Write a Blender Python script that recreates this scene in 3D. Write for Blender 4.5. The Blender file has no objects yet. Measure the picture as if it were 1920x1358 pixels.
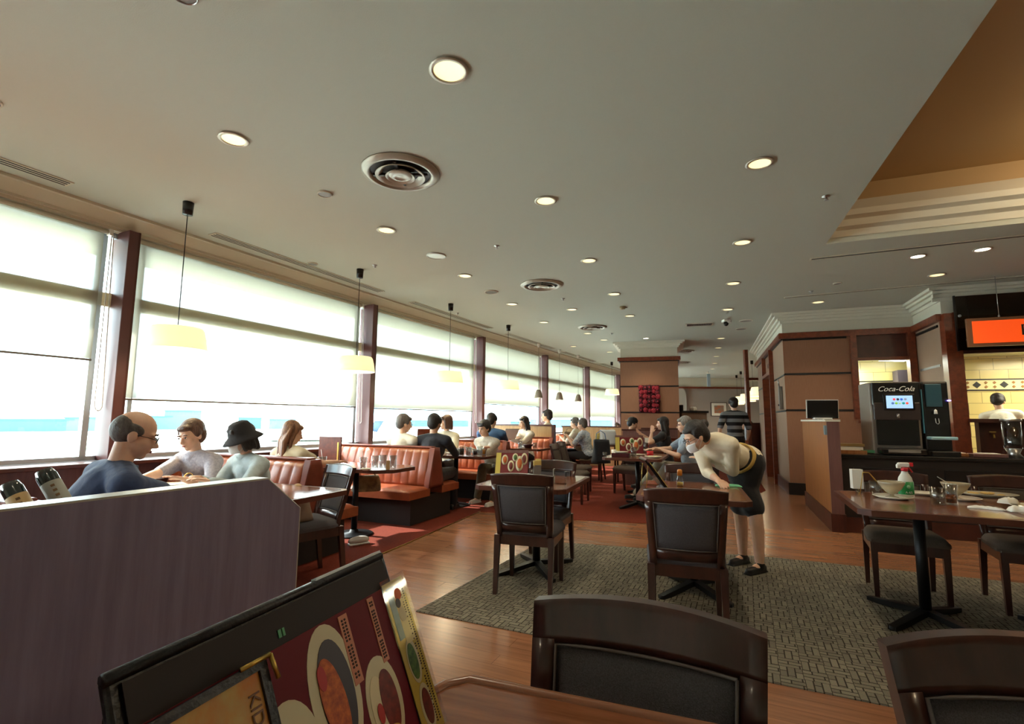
import bpy, bmesh, math, random
from mathutils import Vector, Matrix
S = bpy.context.scene
COL = S.collection
PI = math.pi
random.seed(7)

# ---------------- camera ----------------
CAM_H = 1.25
P = math.radians(6.5); R = math.radians(0.5)
cd = bpy.data.cameras.new('camera'); cam = bpy.data.objects.new('camera', cd); COL.objects.link(cam)
fw = Vector((0, math.cos(P), math.sin(P))); up0 = Vector((0, -math.sin(P), math.cos(P))); r0 = Vector((1, 0, 0))
rt = r0*math.cos(R) + up0*math.sin(R); up = up0*math.cos(R) - r0*math.sin(R)
M = Matrix((rt, up, -fw)).transposed().to_4x4(); M.translation = (0, 0, CAM_H)
cam.matrix_world = M
cd.sensor_fit = 'HORIZONTAL'; cd.sensor_width = 36; cd.lens = 935/1920*36
cd.clip_start = 0.05; cd.clip_end = 6000
S.camera = cam

# ---------------- view / world / sun ----------------
S.view_settings.view_transform = 'Standard'; S.view_settings.look = 'None'
S.view_settings.gamma = 1; S.view_settings.use_curve_mapping = False
S.view_settings.exposure = 1.25
w = bpy.data.worlds.new('sky'); S.world = w; w.use_nodes = True
nt = w.node_tree; nt.nodes.clear()
o = nt.nodes.new('ShaderNodeOutputWorld'); bg = nt.nodes.new('ShaderNodeBackground')
tc = nt.nodes.new('ShaderNodeTexCoord'); mp = nt.nodes.new('ShaderNodeMapping'); mp.inputs['Scale'].default_value = (1, 1, 3.5)
nz = nt.nodes.new('ShaderNodeTexNoise'); nz.inputs['Scale'].default_value = 2.2; nz.inputs['Detail'].default_value = 6
rp = nt.nodes.new('ShaderNodeValToRGB'); rp.color_ramp.elements[0].position = .36; rp.color_ramp.elements[1].position = .62
rp.color_ramp.elements[0].color = (.34, .56, .66, 1); rp.color_ramp.elements[1].color = (1, .99, .97, 1)
nt.links.new(tc.outputs['Generated'], mp.inputs[0]); nt.links.new(mp.outputs[0], nz.inputs['Vector'])
nt.links.new(nz.outputs['Fac'], rp.inputs[0]); nt.links.new(rp.outputs[0], bg.inputs[0]); nt.links.new(bg.outputs[0], o.inputs[0])
bg.inputs[1].default_value = 8.0
sl = bpy.data.lights.new('sun', 'SUN'); sl.energy = 8.0; sl.angle = math.radians(1.0); sl.color = (1, .96, .9)
so = bpy.data.objects.new('sun', sl); COL.objects.link(so)
sd = Vector((0.86, -0.30, -0.62)); so.rotation_euler = sd.to_track_quat('-Z', 'Y').to_euler()

# ---------------- materials ----------------
def lin(c):
    return tuple(((v/255)/12.92 if v/255 <= .04045 else ((v/255+.055)/1.055)**2.4) for v in c)
MATS = {}
def mat(name, rgb, rough=.5, metal=0, spec=.5, noise=None, bump=0, bscale=60, coat=0, sheen=0, emit=None, trans=0, alpha=1):
    if name in MATS: return MATS[name]
    m = bpy.data.materials.new(name); m.use_nodes = True; n = m.node_tree; b = n.nodes['Principled BSDF']
    c = lin(rgb); b.inputs['Base Color'].default_value = (*c, 1); b.inputs['Roughness'].default_value = rough
    b.inputs['Metallic'].default_value = metal; b.inputs['Specular IOR Level'].default_value = spec
    b.inputs['Coat Weight'].default_value = coat; b.inputs['Coat Roughness'].default_value = .12
    b.inputs['Sheen Weight'].default_value = sheen; b.inputs['Transmission Weight'].default_value = trans; b.inputs['Alpha'].default_value = alpha
    if emit: b.inputs['Emission Color'].default_value = (*lin(emit[0]), 1); b.inputs['Emission Strength'].default_value = emit[1]
    if noise:   # (scale vec, second colour)
        t = n.nodes.new('ShaderNodeTexCoord'); p_ = n.nodes.new('ShaderNodeMapping'); p_.inputs['Scale'].default_value = noise[0]
        z = n.nodes.new('ShaderNodeTexNoise'); z.inputs['Scale'].default_value = 1; z.inputs['Detail'].default_value = 6; z.inputs['Roughness'].default_value = .6
        r_ = n.nodes.new('ShaderNodeValToRGB'); r_.color_ramp.elements[0].position = .35; r_.color_ramp.elements[1].position = .65
        r_.color_ramp.elements[0].color = (*c, 1); r_.color_ramp.elements[1].color = (*lin(noise[1]), 1)
        n.links.new(t.outputs['Object'], p_.inputs[0]); n.links.new(p_.outputs[0], z.inputs['Vector']); n.links.new(z.outputs['Fac'], r_.inputs[0])
        n.links.new(r_.outputs[0], b.inputs['Base Color'])
    if bump:
        t = n.nodes.new('ShaderNodeTexCoord'); z = n.nodes.new('ShaderNodeTexNoise'); z.inputs['Scale'].default_value = bscale; z.inputs['Detail'].default_value = 3
        u = n.nodes.new('ShaderNodeBump'); u.inputs['Strength'].default_value = bump; u.inputs['Distance'].default_value = .01
        n.links.new(t.outputs['Object'], z.inputs['Vector']); n.links.new(z.outputs['Fac'], u.inputs['Height']); n.links.new(u.outputs[0], b.inputs['Normal'])
    MATS[name] = m; return m

def glassy(name, tint, gloss=.12, rough=.0):
    m = bpy.data.materials.new(name); m.use_nodes = True; n = m.node_tree; n.nodes.clear()
    o = n.nodes.new('ShaderNodeOutputMaterial'); t = n.nodes.new('ShaderNodeBsdfTransparent'); t.inputs[0].default_value = (*tint, 1)
    g = n.nodes.new('ShaderNodeBsdfGlossy'); g.inputs['Roughness'].default_value = rough
    f = n.nodes.new('ShaderNodeLayerWeight'); f.inputs[0].default_value = .5
    pw = n.nodes.new('ShaderNodeMath'); pw.operation = 'POWER'; pw.inputs[1].default_value = 5
    mm = n.nodes.new('ShaderNodeMath'); mm.operation = 'MULTIPLY_ADD'; mm.inputs[1].default_value = .8; mm.inputs[2].default_value = .03+gloss*.1
    x = n.nodes.new('ShaderNodeMixShader'); n.links.new(f.outputs['Facing'], pw.inputs[0]); n.links.new(pw.outputs[0], mm.inputs[0]); n.links.new(mm.outputs[0], x.inputs[0])
    n.links.new(t.outputs[0], x.inputs[1]); n.links.new(g.outputs[0], x.inputs[2]); n.links.new(x.outputs[0], o.inputs[0]); return m

def blind_mat():
    m = bpy.data.materials.new('roller_blind_weave'); m.use_nodes = True; n = m.node_tree; n.nodes.clear(); L = n.links.new
    o = n.nodes.new('ShaderNodeOutputMaterial'); t = n.nodes.new('ShaderNodeBsdfTransparent'); t.inputs[0].default_value = (1, 1, 1, 1)
    tl = n.nodes.new('ShaderNodeBsdfTranslucent'); tl.inputs[0].default_value = (.36, .34, .28, 1)
    df = n.nodes.new('ShaderNodeBsdfDiffuse'); df.inputs[0].default_value = (.60, .56, .46, 1)
    tcn = n.nodes.new('ShaderNodeTexCoord'); mpn = n.nodes.new('ShaderNodeMapping'); mpn.inputs['Scale'].default_value = (5, 5, .6)
    z = n.nodes.new('ShaderNodeTexNoise'); z.inputs['Scale'].default_value = 6; L(tcn.outputs['Object'], mpn.inputs[0]); L(mpn.outputs[0], z.inputs['Vector'])
    lw = n.nodes.new('ShaderNodeLayerWeight'); lw.inputs[0].default_value = .5
    mr = n.nodes.new('ShaderNodeMapRange'); mr.inputs['From Min'].default_value = .08; mr.inputs['From Max'].default_value = .62
    mr.inputs['To Min'].default_value = .42; mr.inputs['To Max'].default_value = .03; L(lw.outputs['Facing'], mr.inputs[0])
    ad = n.nodes.new('ShaderNodeMath'); ad.operation = 'MULTIPLY_ADD'; ad.inputs[1].default_value = .03; L(z.outputs['Fac'], ad.inputs[0]); L(mr.outputs[0], ad.inputs[2])
    a = n.nodes.new('ShaderNodeMixShader'); a.inputs[0].default_value = .40; L(tl.outputs[0], a.inputs[1]); L(df.outputs[0], a.inputs[2])
    b = n.nodes.new('ShaderNodeMixShader'); L(ad.outputs[0], b.inputs[0]); L(a.outputs[0], b.inputs[1]); L(t.outputs[0], b.inputs[2]); L(b.outputs[0], o.inputs[0])
    return m

def woodmat(name, a, b, scale=(3, 40, 40), rough=.35, coat=0):
    return mat(name, a, rough, noise=(scale, b), coat=coat)

def plank_floor():
    m = bpy.data.materials.new('plank_floor'); m.use_nodes = True; n = m.node_tree; L = n.links.new; b = n.nodes['Principled BSDF']
    t = n.nodes.new('ShaderNodeTexCoord'); p_ = n.nodes.new('ShaderNodeMapping'); p_.inputs['Rotation'].default_value = (0, 0, math.radians(25))
    br = n.nodes.new('ShaderNodeTexBrick'); br.inputs['Scale'].default_value = 1; br.inputs['Brick Width'].default_value = .9; br.inputs['Row Height'].default_value = .11
    br.inputs['Mortar Size'].default_value = .0015; br.inputs['Color1'].default_value = (*lin((158, 108, 76)), 1); br.inputs['Color2'].default_value = (*lin((143, 95, 66)), 1)
    br.inputs['Mortar'].default_value = (*lin((112, 70, 48)), 1); br.offset = .37
    L(t.outputs['Object'], p_.inputs[0]); L(p_.outputs[0], br.inputs['Vector'])
    q = n.nodes.new('ShaderNodeMapping'); q.inputs['Scale'].default_value = (3, 45, 1); L(p_.outputs[0], q.inputs[0])
    z = n.nodes.new('ShaderNodeTexNoise'); z.inputs['Scale'].default_value = 1; z.inputs['Detail'].default_value = 8; L(q.outputs[0], z.inputs['Vector'])
    x = n.nodes.new('ShaderNodeMix'); x.data_type = 'RGBA'; x.blend_type = 'MULTIPLY'; x.inputs[0].default_value = .5
    r_ = n.nodes.new('ShaderNodeValToRGB'); r_.color_ramp.elements[0].color = (.45, .45, .45, 1); r_.color_ramp.elements[1].color = (1.1, 1.1, 1.1, 1); r_.color_ramp.elements[0].position = .3; r_.color_ramp.elements[1].position = .7
    L(z.outputs['Fac'], r_.inputs[0]); L(br.outputs['Color'], x.inputs[6]); L(r_.outputs[0], x.inputs[7]); L(x.outputs[2], b.inputs['Base Color'])
    b.inputs['Roughness'].default_value = .24; b.inputs['Specular IOR Level'].default_value = .7
    return m

def weave_mat(name, c1, c2, dark, w_=.10, h_=.035, rot=25, sc=1):
    m = bpy.data.materials.new(name); m.use_nodes = True; n = m.node_tree; L = n.links.new; b = n.nodes['Principled BSDF']
    t = n.nodes.new('ShaderNodeTexCoord'); p_ = n.nodes.new('ShaderNodeMapping'); p_.inputs['Rotation'].default_value = (0, 0, math.radians(rot))
    L(t.outputs['Object'], p_.inputs[0])
    def brick(rotz):
        q = n.nodes.new('ShaderNodeMapping'); q.inputs['Rotation'].default_value = (0, 0, rotz); L(p_.outputs[0], q.inputs[0])
        br = n.nodes.new('ShaderNodeTexBrick'); br.inputs['Scale'].default_value = sc; br.inputs['Brick Width'].default_value = w_; br.inputs['Row Height'].default_value = h_
        br.inputs['Mortar Size'].default_value = .004; br.inputs['Mortar Smooth'].default_value = .4
        br.inputs['Color1'].default_value = (*lin(c1), 1); br.inputs['Color2'].default_value = (*lin(c2), 1); br.inputs['Mortar'].default_value = (*lin(dark), 1); L(q.outputs[0], br.inputs['Vector']); return br
    a_, b_ = brick(0), brick(PI/2)
    ck = n.nodes.new('ShaderNodeTexChecker'); ck.inputs['Scale'].default_value = 1/(w_*1.05); L(p_.outputs[0], ck.inputs['Vector'])
    x = n.nodes.new('ShaderNodeMix'); x.data_type = 'RGBA'; L(ck.outputs['Fac'], x.inputs[0]); L(a_.outputs['Color'], x.inputs[6]); L(b_.outputs['Color'], x.inputs[7])
    z = n.nodes.new('ShaderNodeTexNoise'); z.inputs['Scale'].default_value = 250; L(t.outputs['Object'], z.inputs['Vector'])
    y = n.nodes.new('ShaderNodeMix'); y.data_type = 'RGBA'; y.blend_type = 'OVERLAY'; y.inputs[0].default_value = .5; L(x.outputs[2], y.inputs[6]); L(z.outputs['Color'], y.inputs[7])
    hs = n.nodes.new('ShaderNodeHueSaturation'); hs.inputs['Saturation'].default_value = .8; L(y.outputs[2], hs.inputs['Color']); L(hs.outputs[0], b.inputs['Base Color'])
    b.inputs['Roughness'].default_value = .95; b.inputs['Specular IOR Level'].default_value = .1
    return m

def tile_mat():
    m = bpy.data.materials.new('kitchen_tile'); m.use_nodes = True; n = m.node_tree; L = n.links.new; b = n.nodes['Principled BSDF']
    t = n.nodes.new('ShaderNodeTexCoord'); q = n.nodes.new('ShaderNodeMapping'); q.inputs['Rotation'].default_value = (PI/2, 0, 0); L(t.outputs['Object'], q.inputs[0])
    br = n.nodes.new('ShaderNodeTexBrick'); br.inputs['Scale'].default_value = 1; br.inputs['Brick Width'].default_value = .4; br.inputs['Row Height'].default_value = .2; br.inputs['Mortar Size'].default_value = .004
    br.inputs['Color1'].default_value = (*lin((226, 208, 140)), 1); br.inputs['Color2'].default_value = (*lin((216, 198, 130)), 1); br.inputs['Mortar'].default_value = (*lin((150, 138, 95)), 1)
    L(q.outputs[0], br.inputs['Vector']); L(br.outputs['Color'], b.inputs['Base Color']); b.inputs['Roughness'].default_value = .25; return m

M_ceil = mat('ceiling_paint', (196, 197, 184), .9, spec=.1, bump=.15, bscale=250)
M_cream = mat('cream_paint', (214, 207, 190), .7)
M_creamtrim = mat('cream_trim_paint', (222, 216, 200), .5)
M_soffit = mat('beige_cornice_paint', (206, 198, 176), .6)
M_gold = mat('golden_recess_paint', (164, 130, 84), .6)
M_floor = plank_floor()
M_rug = weave_mat('grey_basket_weave_rug', (128, 120, 100), (108, 100, 84), (52, 46, 38))
M_rugedge = mat('rug_binding', (70, 58, 46), .9)
M_red = mat('rust_red_carpet', (120, 52, 36), .9, spec=.1, noise=((60, 60, 60), (98, 42, 30)), bump=.3, bscale=400)
M_brown = woodmat('dark_red_brown_wood', (88, 42, 32), (64, 30, 24), (4, 30, 4), .35)
M_mull = mat('brown_painted_metal', (96, 56, 54), .4)
M_trimwood = woodmat('red_brown_trim_wood', (132, 62, 36), (104, 46, 28), (20, 4, 20), .3)
M_panel = mat('taupe_fabric_panel', (160, 114, 88), .85, noise=((300, 300, 6), (146, 102, 76)))
M_panel2 = mat('taupe_side_panel', (164, 134, 112), .85, noise=((300, 300, 6), (150, 122, 102)))
M_groove = mat('black_groove', (18, 12, 10), .5)
M_partn = woodmat('blue_lit_brown_laminate', (150, 138, 166), (132, 118, 144), (40, 40, 3), .45)  # bluish window light is put into the brown laminate's colour
M_lam = woodmat('plum_brown_board', (122, 84, 78), (108, 72, 68), (40, 40, 3), .45)
M_ltrim = mat('pale_edge_trim', (196, 190, 178), .3)
M_light = woodmat('light_oak_veneer', (196, 158, 108), (176, 138, 90), (30, 30, 2), .5)
M_orwood = woodmat('amber_wood_veneer', (170, 112, 62), (146, 90, 46), (40, 40, 2), .45)
M_table = woodmat('walnut_table_top', (146, 90, 58), (116, 68, 42), (4, 40, 4), .18, .5)
M_tedge = woodmat('walnut_table_edge', (96, 50, 34), (78, 40, 28), (4, 40, 4), .3)
M_dark = woodmat('espresso_chair_wood', (68, 36, 29), (50, 26, 21), (20, 20, 3), .28, .3)
M_fab = mat('charcoal_chair_fabric', (96, 94, 98), .95, spec=.15, noise=((400, 400, 400), (76, 73, 76)), bump=.3, bscale=500)
M_fab2 = mat('taupe_chair_fabric', (112, 100, 90), .95, spec=.15, noise=((400, 400, 400), (74, 64, 56)), bump=.3, bscale=500)
M_pipe = mat('chair_piping', (96, 88, 86), .6)
M_blackm = mat('black_metal', (18, 18, 20), .4, metal=.3)
M_or = mat('tan_orange_leather', (156, 80, 48), .3, noise=((8, 8, 8), (138, 68, 40)), bump=.08, bscale=150)
M_or2 = mat('red_brown_leather', (136, 64, 46), .35, noise=((8, 8, 8), (120, 54, 38)), bump=.08, bscale=150)
M_plinth = mat('booth_plinth', (40, 34, 32), .8)
M_white = mat('white_plastic', (236, 234, 228), .35)
M_ceramic = mat('white_ceramic', (238, 232, 214), .15, coat=.4)
M_metal = mat('brushed_metal', (190, 190, 188), .3, metal=1)
M_gold2 = mat('brass_wire', (200, 168, 90), .3, metal=1)
M_blackp = mat('black_plastic', (16, 16, 18), .25)
M_greyp = mat('grey_plastic', (120, 112, 104), .45)
M_glass = glassy('window_glass', (.93, .97, .97), .1)
M_cup = glassy('drinking_glass', (.84, .86, .86), 1.0)
M_smoke = glassy('smoked_panel', (.12, .11, .10), .3)
M_blind = blind_mat()
M_alu = mat('silver_window_frame', (176, 186, 196), .4, metal=.4)
M_chain = mat('blind_cord', (226, 222, 216), .4)
M_tile = tile_mat()
M_water = glassy('water', (.85, .88, .9), .5)
M_tea = glassy('amber_tea', (.75, .32, .04), .4)
M_cola = mat('cola', (40, 10, 6), .1)
M_paper = mat('white_paper', (234, 230, 220), .8)
M_napkin = mat('white_wipe', (240, 238, 230), .9)
M_granite = mat('black_granite', (34, 33, 32), .2, noise=((200, 200, 200), (22, 21, 20)))
M_lamp = mat('pendant_shade_glow', (255, 244, 210), .6, emit=((255, 236, 178), .42))
M_bulb = mat('lit_downlight_reflector', (255, 246, 214), .5, emit=((255, 238, 176), .55))
M_bulbhot = mat('lit_spot_lamp', (255, 240, 210), .5, emit=((255, 244, 224), 5))
M_tube = mat('fluorescent_tube_lit', (255, 255, 255), .5, emit=((244, 255, 246), 9))

# ---------------- mesh helpers ----------------
class MB:
    def __init__(s): s.bm = bmesh.new(); s.mats = []
    def mi(s, m):
        if m not in s.mats: s.mats.append(m)
        return s.mats.index(m)
    def _new(s, faces, m, smooth=False):
        i = s.mi(m)
        for f in faces: f.material_index = i; f.smooth = smooth
    def box(s, c, d, m, rz=0, R=None, bev=0):
        n0 = set(s.bm.faces)
        r = bmesh.ops.create_cube(s.bm, size=1)
        mt = Matrix.Translation(c) @ (R.to_4x4() if R else Matrix.Rotation(rz, 4, 'Z')) @ Matrix.Diagonal((*d, 1))
        bmesh.ops.transform(s.bm, matrix=mt, verts=r['verts'])
        if bev:
            es = list({e for v in r['verts'] for e in v.link_edges}); bmesh.ops.bevel(s.bm, geom=es, offset=bev, segments=2, profile=.5, affect='EDGES')
        s._new([f for f in s.bm.faces if f not in n0], m, False); return s
    def prism(s, pts, z0, z1, m):
        b = [s.bm.verts.new((x, y, z0)) for x, y in pts]; t = [s.bm.verts.new((x, y, z1)) for x, y in pts]; n = len(pts); fs = []
        area = sum(pts[i][0]*pts[(i+1) % n][1]-pts[(i+1) % n][0]*pts[i][1] for i in range(n))
        if area < 0: b.reverse(); t.reverse()
        fs.append(s.bm.faces.new(b[::-1])); fs.append(s.bm.faces.new(t))
        for i in range(n): j = (i+1) % n; fs.append(s.bm.faces.new((b[i], b[j], t[j], t[i])))
        s._new(fs, m); return s
    def lathe(s, prof, m, c=(0, 0, 0), n=24, R=None, smooth=True, closed=False):
        rings = []; cc = Vector(c)
        for r, z in prof:
            if r < 1e-6:
                v = Vector((0, 0, z)); v = (R @ v if R else v)+cc; rings.append([s.bm.verts.new(v)])
            else:
                ring = []
                for k in range(n):
                    a = 2*PI*k/n; v = Vector((r*math.cos(a), r*math.sin(a), z)); v = (R @ v if R else v)+cc; ring.append(s.bm.verts.new(v))
                rings.append(ring)
        fs = []
        for a, b in zip(rings, rings[1:]):
            for k in range(n):
                j = (k+1) % n
                if len(a) == 1 and len(b) == 1: break
                if len(a) == 1: fs.append(s.bm.faces.new((a[0], b[j], b[k])))
                elif len(b) == 1: fs.append(s.bm.faces.new((a[k], a[j], b[0])))
                else: fs.append(s.bm.faces.new((a[k], a[j], b[j], b[k])))
        s._new(fs, m, smooth); return s
    def tube(s, pts, r, m, n=8, cap=True):
        pts = [Vector(p) for p in pts]; rr = r if isinstance(r, (list, tuple)) else [r]*len(pts); rings = []
        prev = None
        for i, p in enumerate(pts):
            d = (pts[min(i+1, len(pts)-1)]-pts[max(i-1, 0)]).normalized()
            if prev is None: a = Vector((0, 0, 1)) if abs(d.z) < .9 else Vector((1, 0, 0)); x = d.cross(a).normalized()
            else: x = (prev-d*prev.dot(d)).normalized()
            prev = x; y = d.cross(x)
            rings.append([s.bm.verts.new(p+(x*math.cos(2*PI*k/n)+y*math.sin(2*PI*k/n))*rr[i]) for k in range(n)])
        fs = []
        for a, b in zip(rings, rings[1:]):
            for k in range(n): j = (k+1) % n; fs.append(s.bm.faces.new((a[k], a[j], b[j], b[k])))
        if cap: fs.append(s.bm.faces.new(rings[0][::-1])); fs.append(s.bm.faces.new(rings[-1]))
        s._new(fs, m, n > 5); return s
    def ell(s, c, r, m, R=None, n=16):
        n0 = set(s.bm.faces)
        q = bmesh.ops.create_uvsphere(s.bm, u_segments=n, v_segments=max(6, n*2//3), radius=1)
        mt = Matrix.Translation(c) @ (R.to_4x4() if R else Matrix()) @ Matrix.Diagonal((*r, 1))
        bmesh.ops.transform(s.bm, matrix=mt, verts=q['verts']); s._new([f for f in s.bm.faces if f not in n0], m, True); return s
    def grid(s, f, nu, nv, m, smooth=True):
        vs = [[s.bm.verts.new(f(i/nu, j/nv)) for j in range(nv+1)] for i in range(nu+1)]; fs = []
        for i in range(nu):
            for j in range(nv): fs.append(s.bm.faces.new((vs[i][j], vs[i+1][j], vs[i+1][j+1], vs[i][j+1])))
        s._new(fs, m, smooth); return s
    def slab(s, f, nu, nv, m, smooth=True):
        """closed thick sheet: f(u,v,side) side 0/1"""
        A = [[s.bm.verts.new(f(i/nu, j/nv, 0)) for j in range(nv+1)] for i in range(nu+1)]
        B = [[s.bm.verts.new(f(i/nu, j/nv, 1)) for j in range(nv+1)] for i in range(nu+1)]; fs = []; es = []
        for i in range(nu):
            for j in range(nv):
                fs.append(s.bm.faces.new((A[i][j], A[i+1][j], A[i+1][j+1], A[i][j+1]))); fs.append(s.bm.faces.new((B[i][j+1], B[i+1][j+1], B[i+1][j], B[i][j])))
        for i in range(nu):
            es.append(s.bm.faces.new((A[i+1][0], A[i][0], B[i][0], B[i+1][0]))); es.append(s.bm.faces.new((A[i][nv], A[i+1][nv], B[i+1][nv], B[i][nv])))
        for j in range(nv):
            es.append(s.bm.faces.new((A[0][j], A[0][j+1], B[0][j+1], B[0][j]))); es.append(s.bm.faces.new((A[nu][j+1], A[nu][j], B[nu][j], B[nu][j+1])))
        s._new(fs, m, smooth); s._new(es, m, False); return s
    def quad(s, pts, m):
        s._new([s.bm.faces.new([s.bm.verts.new(p) for p in pts])], m); return s
    def obj(s, name, parent=None, fix=True):
        if fix: bmesh.ops.recalc_face_normals(s.bm, faces=s.bm.faces)
        me = bpy.data.meshes.new(name); s.bm.to_mesh(me); s.bm.free()
        for m in s.mats: me.materials.append(m)
        ob = bpy.data.objects.new(name, me); COL.objects.link(ob)
        if parent: ob.parent = parent
        return ob

def root(name, label, cat, loc=(0, 0, 0), rz=0, group=None):
    e = bpy.data.objects.new(name, None); COL.objects.link(e); e.empty_display_size = .1
    e.location = loc; e.rotation_euler = (0, 0, rz); e['label'] = label; e['category'] = cat
    if group: e['group'] = group
    return e
def tag(ob, label, cat, group=None):
    ob['label'] = label; ob['category'] = cat
    if group: ob['group'] = group
    return ob
def struct(ob): ob['kind'] = 'structure'; return ob
def dup(r, loc=None, rz=None, label=None, group=None):
    c = r.copy(); COL.objects.link(c)
    if loc is not None: c.location = loc
    if rz is not None: c.rotation_euler = (0, 0, rz)
    if label: c['label'] = label
    if group: c['group'] = group
    for ch in list(r.children):
        k = ch.copy(); COL.objects.link(k); k.parent = c
        for g in list(ch.children):
            h = g.copy(); COL.objects.link(h); h.parent = k
    return c
def text_mesh(body, size, ext=.001, shear=0):
    cu = bpy.data.curves.new('txt', 'FONT'); cu.body = body; cu.size = size; cu.extrude = ext; cu.shear = shear; cu.align_x = 'CENTER'; cu.align_y = 'CENTER'
    ob = bpy.data.objects.new('txt', cu); COL.objects.link(ob)
    dg = bpy.context.evaluated_depsgraph_get(); me = bpy.data.meshes.new_from_object(ob.evaluated_get(dg)); bpy.data.objects.remove(ob); return me
def text_part(name, body, size, m, parent, mtx, ext=.001, shear=0):
    me = text_mesh(body, size, ext, shear); me.materials.clear(); me.materials.append(m)
    ob = bpy.data.objects.new(name, me); COL.objects.link(ob); ob.parent = parent; ob.matrix_local = mtx; return ob
def frame(loc, x, y, z):
    m = Matrix((Vector(x), Vector(y), Vector(z))).transposed().to_4x4(); m.translation = loc; return m
# ================= SETTING =================
ZC = 3.15
FP = [Vector((-6.691, -1.338)), Vector((-5.246, 1.706)), Vector((-3.80, 4.75)), Vector((-2.312, 7.774)), Vector((-.777, 10.774)), Vector((.80, 13.752)),
      Vector((2.408, 16.714)), Vector((4.067, 19.647)), Vector((5.752, 22.565)), Vector((7.437, 25.484))]
def inward(i):
    d = (FP[i+1]-FP[i]).normalized(); return d, Vector((d.y, -d.x))
# floor
struct(MB().prism([(-9, -5), (14, -5), (14, 26), (8, 26), (-9, 0)], -.1, 0, M_floor).obj('floor'))
# ceiling with coffer opening
CA = (3.37, 5.19); CB = (1.0, -1.05); CC = (8.9, 2.92); CD = (6.53, -3.32)
OA = (-8, 0); OB = (-8, -6); OC = (15, 26); OD = (15, -6); OE = (5.5, 26)
mb = MB()
mb.prism([OB, OD, CD, CB], ZC, ZC+.06, M_ceil).prism([OD, OC, CC, CD], ZC, ZC+.06, M_ceil)
mb.prism([OC, OE, CA, CC], ZC, ZC+.06, M_ceil).prism([OE, OA, OB, CB, CA], ZC, ZC+.06, M_ceil)
struct(mb.obj('ceiling'))
# coffer walls (stepped mouldings) and golden lid
mb = MB()
def cwall(a, b, m):
    a = Vector(a); b = Vector(b); d = (b-a).normalized(); ctr = Vector((4.9, .9)); n = Vector((-d.y, d.x));
    if (ctr-a).dot(n) < 0: n = -n
    prof = [(0, ZC+.05), (0, ZC+.13), (.07, ZC+.15), (.07, ZC+.22), (.14, ZC+.24), (.14, ZC+.30), (.0, ZC+.45), (-.1, ZC+.45), (-.1, ZC+.07)]
    va = [mb.bm.verts.new((a.x+n.x*p, a.y+n.y*p, z)) for p, z in prof]; vb = [mb.bm.verts.new((b.x+n.x*p, b.y+n.y*p, z)) for p, z in prof]
    fs = [mb.bm.faces.new((va[k], vb[k], vb[(k+1) % len(prof)], va[(k+1) % len(prof)])) for k in range(len(prof))]; mb._new(fs, m)
cwall(CA, CC, M_cream); cwall(CA, CB, M_gold); cwall(CC, CD, M_cream); cwall(CB, CD, M_gold)
struct(mb.obj('trim_coffer'))
struct(MB().prism([(CA[0]-.2, CA[1]+.2), (CC[0]+.3, CC[1]), (CD[0], CD[1]-.3), (CB[0]-.3, CB[1])], ZC+.62, ZC+.68, M_gold).obj('ceiling_recess'))
mb = MB()   # sloped cove between the steps and the lid
def cove(a, b):
    a = Vector(a); b = Vector(b); d = (b-a).normalized(); ctr = Vector((4.9, .9)); n = Vector((-d.y, d.x))
    if (ctr-a).dot(n) < 0: n = -n
    mb.quad([(a.x, a.y, ZC+.45), (b.x, b.y, ZC+.45), (b.x+n.x*.02, b.y+n.y*.02, ZC+.66), (a.x+n.x*.02, a.y+n.y*.02, ZC+.66)], M_gold)
cove(CA, CC); cove(CA, CB); cove(CC, CD); cove(CB, CD)
struct(mb.obj('trim_cove'))
# linear ceiling slots
def slot(a, b, label):
    a = Vector(a); b = Vector(b); d = b-a; c = (a+b)/2; rz = math.atan2(d.y, d.x)
    r = root('ceiling_slot', label, 'air slot', (c.x, c.y, ZC), rz)
    MB().box((0, 0, -.004), (d.length, .05, .008), M_groove).obj('slot', r)
    MB().box((0, .032, -.006), (d.length, .012, .014), M_soffit).box((0, -.032, -.006), (d.length, .012, .014), M_soffit).box((-d.length/2, 0, -.006), (.014, .07, .014), M_soffit).obj('rim', r)
slot((3.5, 5.68), (5.9, 4.55), 'long dark ceiling slot nearest the coffered recess')
slot((4.2, 7.54), (7.3, 5.95), 'long dark ceiling slot nearest the drinks counter wall')

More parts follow.
